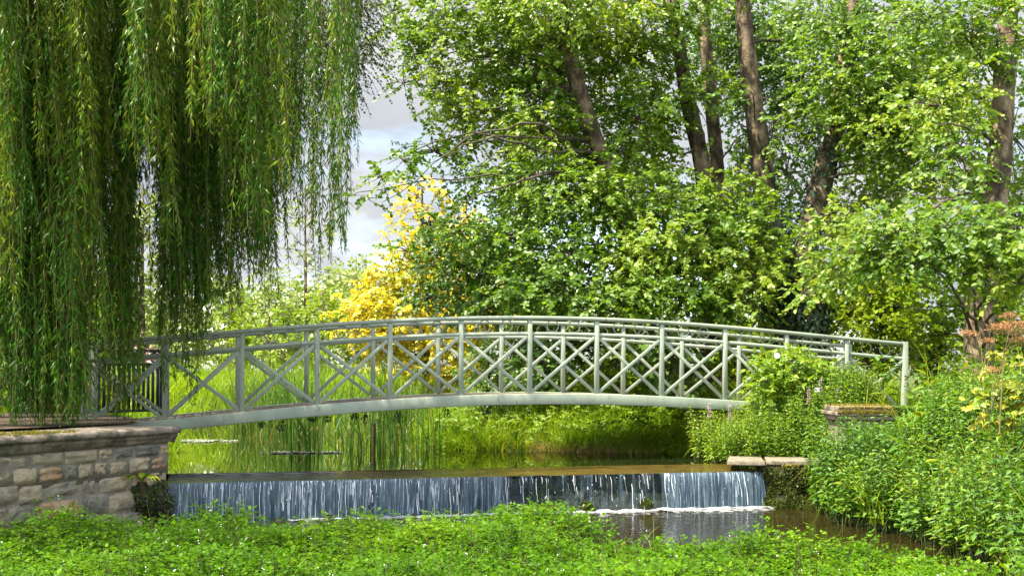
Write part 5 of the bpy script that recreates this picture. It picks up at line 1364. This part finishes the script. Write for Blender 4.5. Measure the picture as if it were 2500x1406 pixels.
tag(g.build('slope_plants', M['herb_sunlit']), kind='stuff'); tag(gs.build('slope_plant_stems', M['stem']), kind='stuff')
# the bush growing up in front of the right railings
r = rng(471)
bush = thing('nettle_bush', 'leafy bush grown up over the right end of the bridge beam', 'bush', P(1935, 1010, 18.5))
g, gb = Geo(), Geo()
for (px, py, rx, ry) in ((1930, 920, 70, 60), (1880, 960, 55, 50), (1990, 960, 70, 55), (1950, 880, 50, 30), (2030, 930, 35, 40), (1860, 905, 26, 34), (1940, 1000, 100, 40)):
    n = int(rx * ry / 30); c = P(px, py, 18.35); sx, sz = rx * 18.35 / FPX, ry * 18.35 / FPX
    u = unit(r.normal(size=(n, 3))) * r.uniform(0, 1, (n, 1)) ** .4
    pos = c + u * [sx, .38, sz]
    spray(g, gb, pos, u + [0, -.3, .5] + r.normal(size=(n, 3)) * .4, 8, .20, .085, .055, .3, r, 'point', .3)
for px in np.linspace(1850, 2030, 14):
    a = P(px, 1040, 18.45); a[2] = .9; tubes_thin(gb, a[None], P(1935 + (px - 1935) * 1.1 + r.normal() * 10, r.uniform(870, 930), 18.4)[None], .008, .004)
g.build('leaves', M['herb_sunlit'], bush); gb.build('stems', M['stem'], bush)

def flower(name, label, c, seed):
    t = thing(name, label, 'flower', c); g = Geo(); n = 20
    th = np.linspace(0, 2 * PI, n, endpoint=False); fdir = unit(np.array([-.2, -1, .35])); a = unit(np.cross(fdir, UP)); b = np.cross(a, fdir)
    rows = []
    for k, (rad, dep) in enumerate(((.004, -.035), (.012, -.015), (.028, .0), (.040, .002))): rows.append(c + fdir * dep + rad * (np.cos(th)[:, None] * a + np.sin(th)[:, None] * b))
    v = np.concatenate(rows); q = [(k * n + j, k * n + (j + 1) % n, (k + 1) * n + (j + 1) % n, (k + 1) * n + j) for k in range(3) for j in range(n)]
    g.add(v, q); g.build('petals', M['white'], t, smooth=True)
    g = Geo(); tube(g, [c - fdir * .035, c - fdir * .09 - UP * .05], .003, 5); g.build('stalk', M['stem'], t)
flower('bindweed_flower', 'white bindweed flower at the top left of the leafy bush', P(1897, 868, 17.9), 1)
flower('bindweed_flower', 'white bindweed flower low on the right side of the leafy bush', P(1994, 952, 17.85), 2)

spk = [(1731, 1005, 18.2, 'lilac spike farthest left, before the end of the bridge beam'), (1781, 1008, 18.1, 'lilac spike just below the right end of the bridge beam'), (1832, 1052, 17.8, None),
       (1925, 960, 17.8, None), (2003, 932, 17.9, None), (2046, 968, 17.7, 'tall lilac spike left of the mossy pier cap'), (1974, 968, 17.8, 'lilac spike under the lower bindweed flower'), (1865, 1040, 17.7, None), (1890, 1000, 17.7, None), (2003, 945, 17.7, 'lilac spike right above the lower bindweed flower')]
for k, (px, py, Y, lab) in enumerate([s for s in spk if s[3]]):
    r = rng(500 + k); top = P(px, py - 22, Y)
    t = thing('loosestrife', lab, 'flower', top - UP * .5, 0, 'lilac loosestrife spikes')
    g = Geo(); n = 90; tt = r.uniform(0, 1, n); az = r.uniform(0, 2 * PI, n); o_ = np.stack([np.cos(az), np.sin(az), np.zeros(n)], 1)
    leaves(g, top - UP * .24 * tt[:, None] + o_ * .008, o_ + UP * .3, r.normal(size=(n, 3)) + UP, .018 + .006 * tt, .013, 'diamond', r.uniform(0, 1, n)); g.build('florets', M['lilac'], t)
    g = Geo(); tube(g, [top - UP * .55, top], [.005, .002], 5); g.build('stem', M['stem'], t)

# dry umbels at the right
um = thing('dry_hogweed', 'tall dead hogweed with rust brown seed heads by the right trunk', 'plant', P(2440, 1050, 11.6))
gs, gh = Geo(), Geo(); r = rng(520)
def umbel(c, rad, n, stem_from):
    for _ in range(n):
        a = r.uniform(0, 2 * PI); q = rad * math.sqrt(r.uniform(0, 1)); e = c + np.array([math.cos(a) * q, math.sin(a) * q, .10 * rad - .35 * q * q / rad + r.normal() * .01])
        tubes_thin(gs, (c - UP * rad * .75)[None], e[None], .003, .0015, .08)
        k = 26; pos = e + r.normal(size=(k, 3)) * [.026, .026, .010]
        leaves(gh, pos, r.normal(size=(k, 3)), r.normal(size=(k, 3)), .012, .010, 'diamond', r.uniform(0, 1, k))
    tube(gs, catmull([stem_from, (stem_from + c) / 2 + r.normal(size=3) * .02, c - UP * rad * .75], 8), np.linspace(.005, .003, 8), 6)
hub = P(2452, 860, 11.6)
tube(gs, catmull([P(2440, 1060, 11.6), P(2444, 980, 11.6), hub], 10), np.linspace(.008, .006, 10), 7)
umbel(P(2478, 790, 11.6), .17, 34, hub); umbel(P(2440, 796, 11.5), .11, 20, hub); umbel(P(2490, 825, 11.7), .11, 16, hub); umbel(P(2466, 768, 11.65), .08, 12, hub)
s2 = P(2420, 1000, 11.7); umbel(P(2424, 900, 11.7), .05, 10, s2); s3 = P(2395, 930, 11.8); umbel(P(2364, 812, 11.8), .085, 14, s3); umbel(P(2410, 828, 11.8), .05, 8, s3); tube(gs, [s2, P(2452, 860, 11.6)], .004, 6); tube(gs, [P(2420, 1060, 11.8), s3], .005, 6)
gs.build('stems', M['drystem'], um); gh.build('seed_heads', M['brownseed'], um)
yb_ = thing('yellowing_shrub', 'yellowing big leaved shrub at the right edge below the dead hogweed', 'shrub', P(2450, 1090, 11.9)); g, gb = Geo(), Geo()
for (px, py, rx, ry) in ((2420, 985, 45, 26), (2470, 960, 50, 26), (2480, 1010, 50, 40), (2440, 890, 30, 18)):
    n = int(rx * ry / 42); u = unit(r.normal(size=(n, 3))) * r.uniform(0, 1, (n, 1)) ** .4; c = P(px, py, 11.9)
    spray(g, gb, c + u * [rx * 11.9 / FPX, .2, ry * 11.9 / FPX], u + [0, -.3, .3], 6, .14, .075, .06, .2, r, 'point', .3, 1, np.clip(r.normal(.5, .3, n), 0, 1))
g.build('leaves', M['yellowleaf'], yb_); gb.build('stems', M['stem'], yb_)

# watercress bed in the foreground
CRESS = [(-6.4, 7.6), (-5.9, 11.4), (-5.0, 13.2), (-4.1, 13.3), (-2.4, 13.1), (-.9, 13.6), (.3, 13.5), (.72, 13.2), (1.04, 12.4), (1.5, 11.7), (1.9, 11.5), (2.3, 11.85), (2.7, 11.6), (3.2, 11.3), (3.6, 10.7), (3.75, 10.0), (3.85, 9.5), (4.6, 8.9), (4.9, 7.6)]
r = rng(531); n = 7600
p = scatter(CRESS, n, r)
hh = .10 + .36 * vnoise(p[:, 0], p[:, 1], 532, .75) ** 1.3 + .16 * vnoise(p[:, 0], p[:, 1], 533, .25) + .10 * (r.uniform(0, 1, n) > .93)
hh *= .55 + .45 * sstep(0, .35, -sdist(CRESS, p[:, 0], p[:, 1]))
g, gs, gw = Geo(), Geo(), Geo()
base = np.stack([p[:, 0], p[:, 1], np.full(n, -.04)], 1); ln = r.normal(size=(n, 2)) * .10
tip = base + np.stack([ln[:, 0], ln[:, 1], hh], 1)
tubes_thin(gs, base, tip, .004, .002)
vm = np.clip(r.normal(.45, .16, n) + .5 * (vnoise(p[:, 0], p[:, 1], 534, .9) - .5), 0, 1)
for j in range(6):
    t = .45 + .55 * (j + .6) / 6
    c = base + (tip - base) * t
    az = r.uniform(0, 2 * PI, n); o_ = np.stack([np.cos(az), np.sin(az), r.uniform(.0, .8, n)], 1); o_ = unit(o_)
    L = .092 * r.uniform(.7, 1.35, n)
    sd = unit(np.cross(o_, UP))
    for f, s_, sc in ((.45, 1, .8), (.45, -1, .8), (.75, 1, .9), (.75, -1, .9), (1.0, 0, 1.15)):
        pos = c + o_ * (L * f)[:, None] - UP * (.15 * L * f * f)[:, None]
        ax = (sd * s_ * .9 + o_ * (.35 if s_ else 1)) + r.normal(size=(n, 3)) * .15
        sz = .034 * sc * r.uniform(.7, 1.3, n)
        leaves(g, pos, ax, UP + r.normal(size=(n, 3)) * .35, sz, sz * .72, 'round', np.clip(vm + r.normal(size=n) * .12, 0, 1))
gr = Geo(); q_ = scatter(CRESS, 70, rng(541)); q_ = np.repeat(q_, 7, 0) + rng(542).normal(size=(490, 2)) * .03
blades(gr, np.stack([q_[:, 0], q_[:, 1], np.full(490, -.03)], 1), rng(543).uniform(.3, .62, 490), .008, rng(544).uniform(0, 2 * PI, 490), rng(545).beta(2, 2, 490) * 1.9, rng(546), 4)
tag(gr.build('water_grass', M['grass']), kind='stuff')
gd = Geo(); q_ = scatter(CRESS, 260, rng(547)); hq = rng(548).uniform(.3, .55, 260)
tubes_thin(gd, np.stack([q_[:, 0], q_[:, 1], np.full(260, 0.0)], 1), np.stack([q_[:, 0] + rng(549).normal(size=260) * .08, q_[:, 1] + rng(550).normal(size=260) * .08, hq], 1), .0045, .002)
tag(gd.build('dead_cress_stems', M['stake']), kind='stuff')
k = r.choice(n, 420, replace=False)                            # tiny white flower heads
for q in range(4):
    pos = tip[k] + r.normal(size=(len(k), 3)) * .008 + UP * .015
    leaves(gw, pos, r.normal(size=(len(k), 3)), UP + r.normal(size=(len(k), 3)) * .4, .009, .009, 'round')
tag(g.build('watercress_bed', M['cress']), kind='stuff'); tag(gs.build('watercress_stems', M['stem']), kind='stuff'); tag(gw.build('watercress_flowers', M['white']), kind='stuff')

# floating mats, stake
def mat_patch(label, px, py, rx, ry, seed):
    Y = (ZC - .5) * FPX / (py - 910); c = P(px, py, Y); r = rng(seed); n = 60
    t = thing('floating_mat', label, 'pond scum', (c[0], c[1], .5), 0, 'pale mats floating on the pond'); g = Geo()
    n = 5200; th = r.uniform(0, 2 * PI, n); q = np.sqrt(r.uniform(0, 1, n)) * (1 + .3 * np.sin(th * 3 + seed)); x, y = q * rx * np.cos(th), q * ry * np.sin(th)
    k_ = vnoise(x, y, seed, .16) > .25 + .5 * np.clip(q - .55, 0, 1); x, y = x[k_], y[k_]; n = len(x)
    leaves(g, np.stack([c[0] + x, c[1] + y, np.full(n, .506) + r.uniform(0, .01, n)], 1), r.normal(size=(n, 3)) * [1, 1, .08], UP + r.normal(size=(n, 3)) * .25, r.uniform(.02, .05, n), r.uniform(.015, .04, n), 'round', r.uniform(0, 1, n))
    g.build('scum', M['mat'], t)
mat_patch('pale floating mat of scum beside the end of the old wall', 490, 1077, .66, .40, 541)
mat_patch('narrow pale scum drift around the slim reed clump', 730, 1105, .66, .22, 542)
sk = thing('wooden_stake', 'thin dark wooden stake in the water beside the largest reed clump', 'stake', (*P(912, 1098, 20.9)[:2], .3))
g = Geo(); a = P(912, 1098, 20.9); tube(g, [np.array([a[0], a[1], .2]), np.array([a[0] + .01, a[1], .98])], [.035, .03], 8, .05); g.build('shaft', M['stake'], sk)
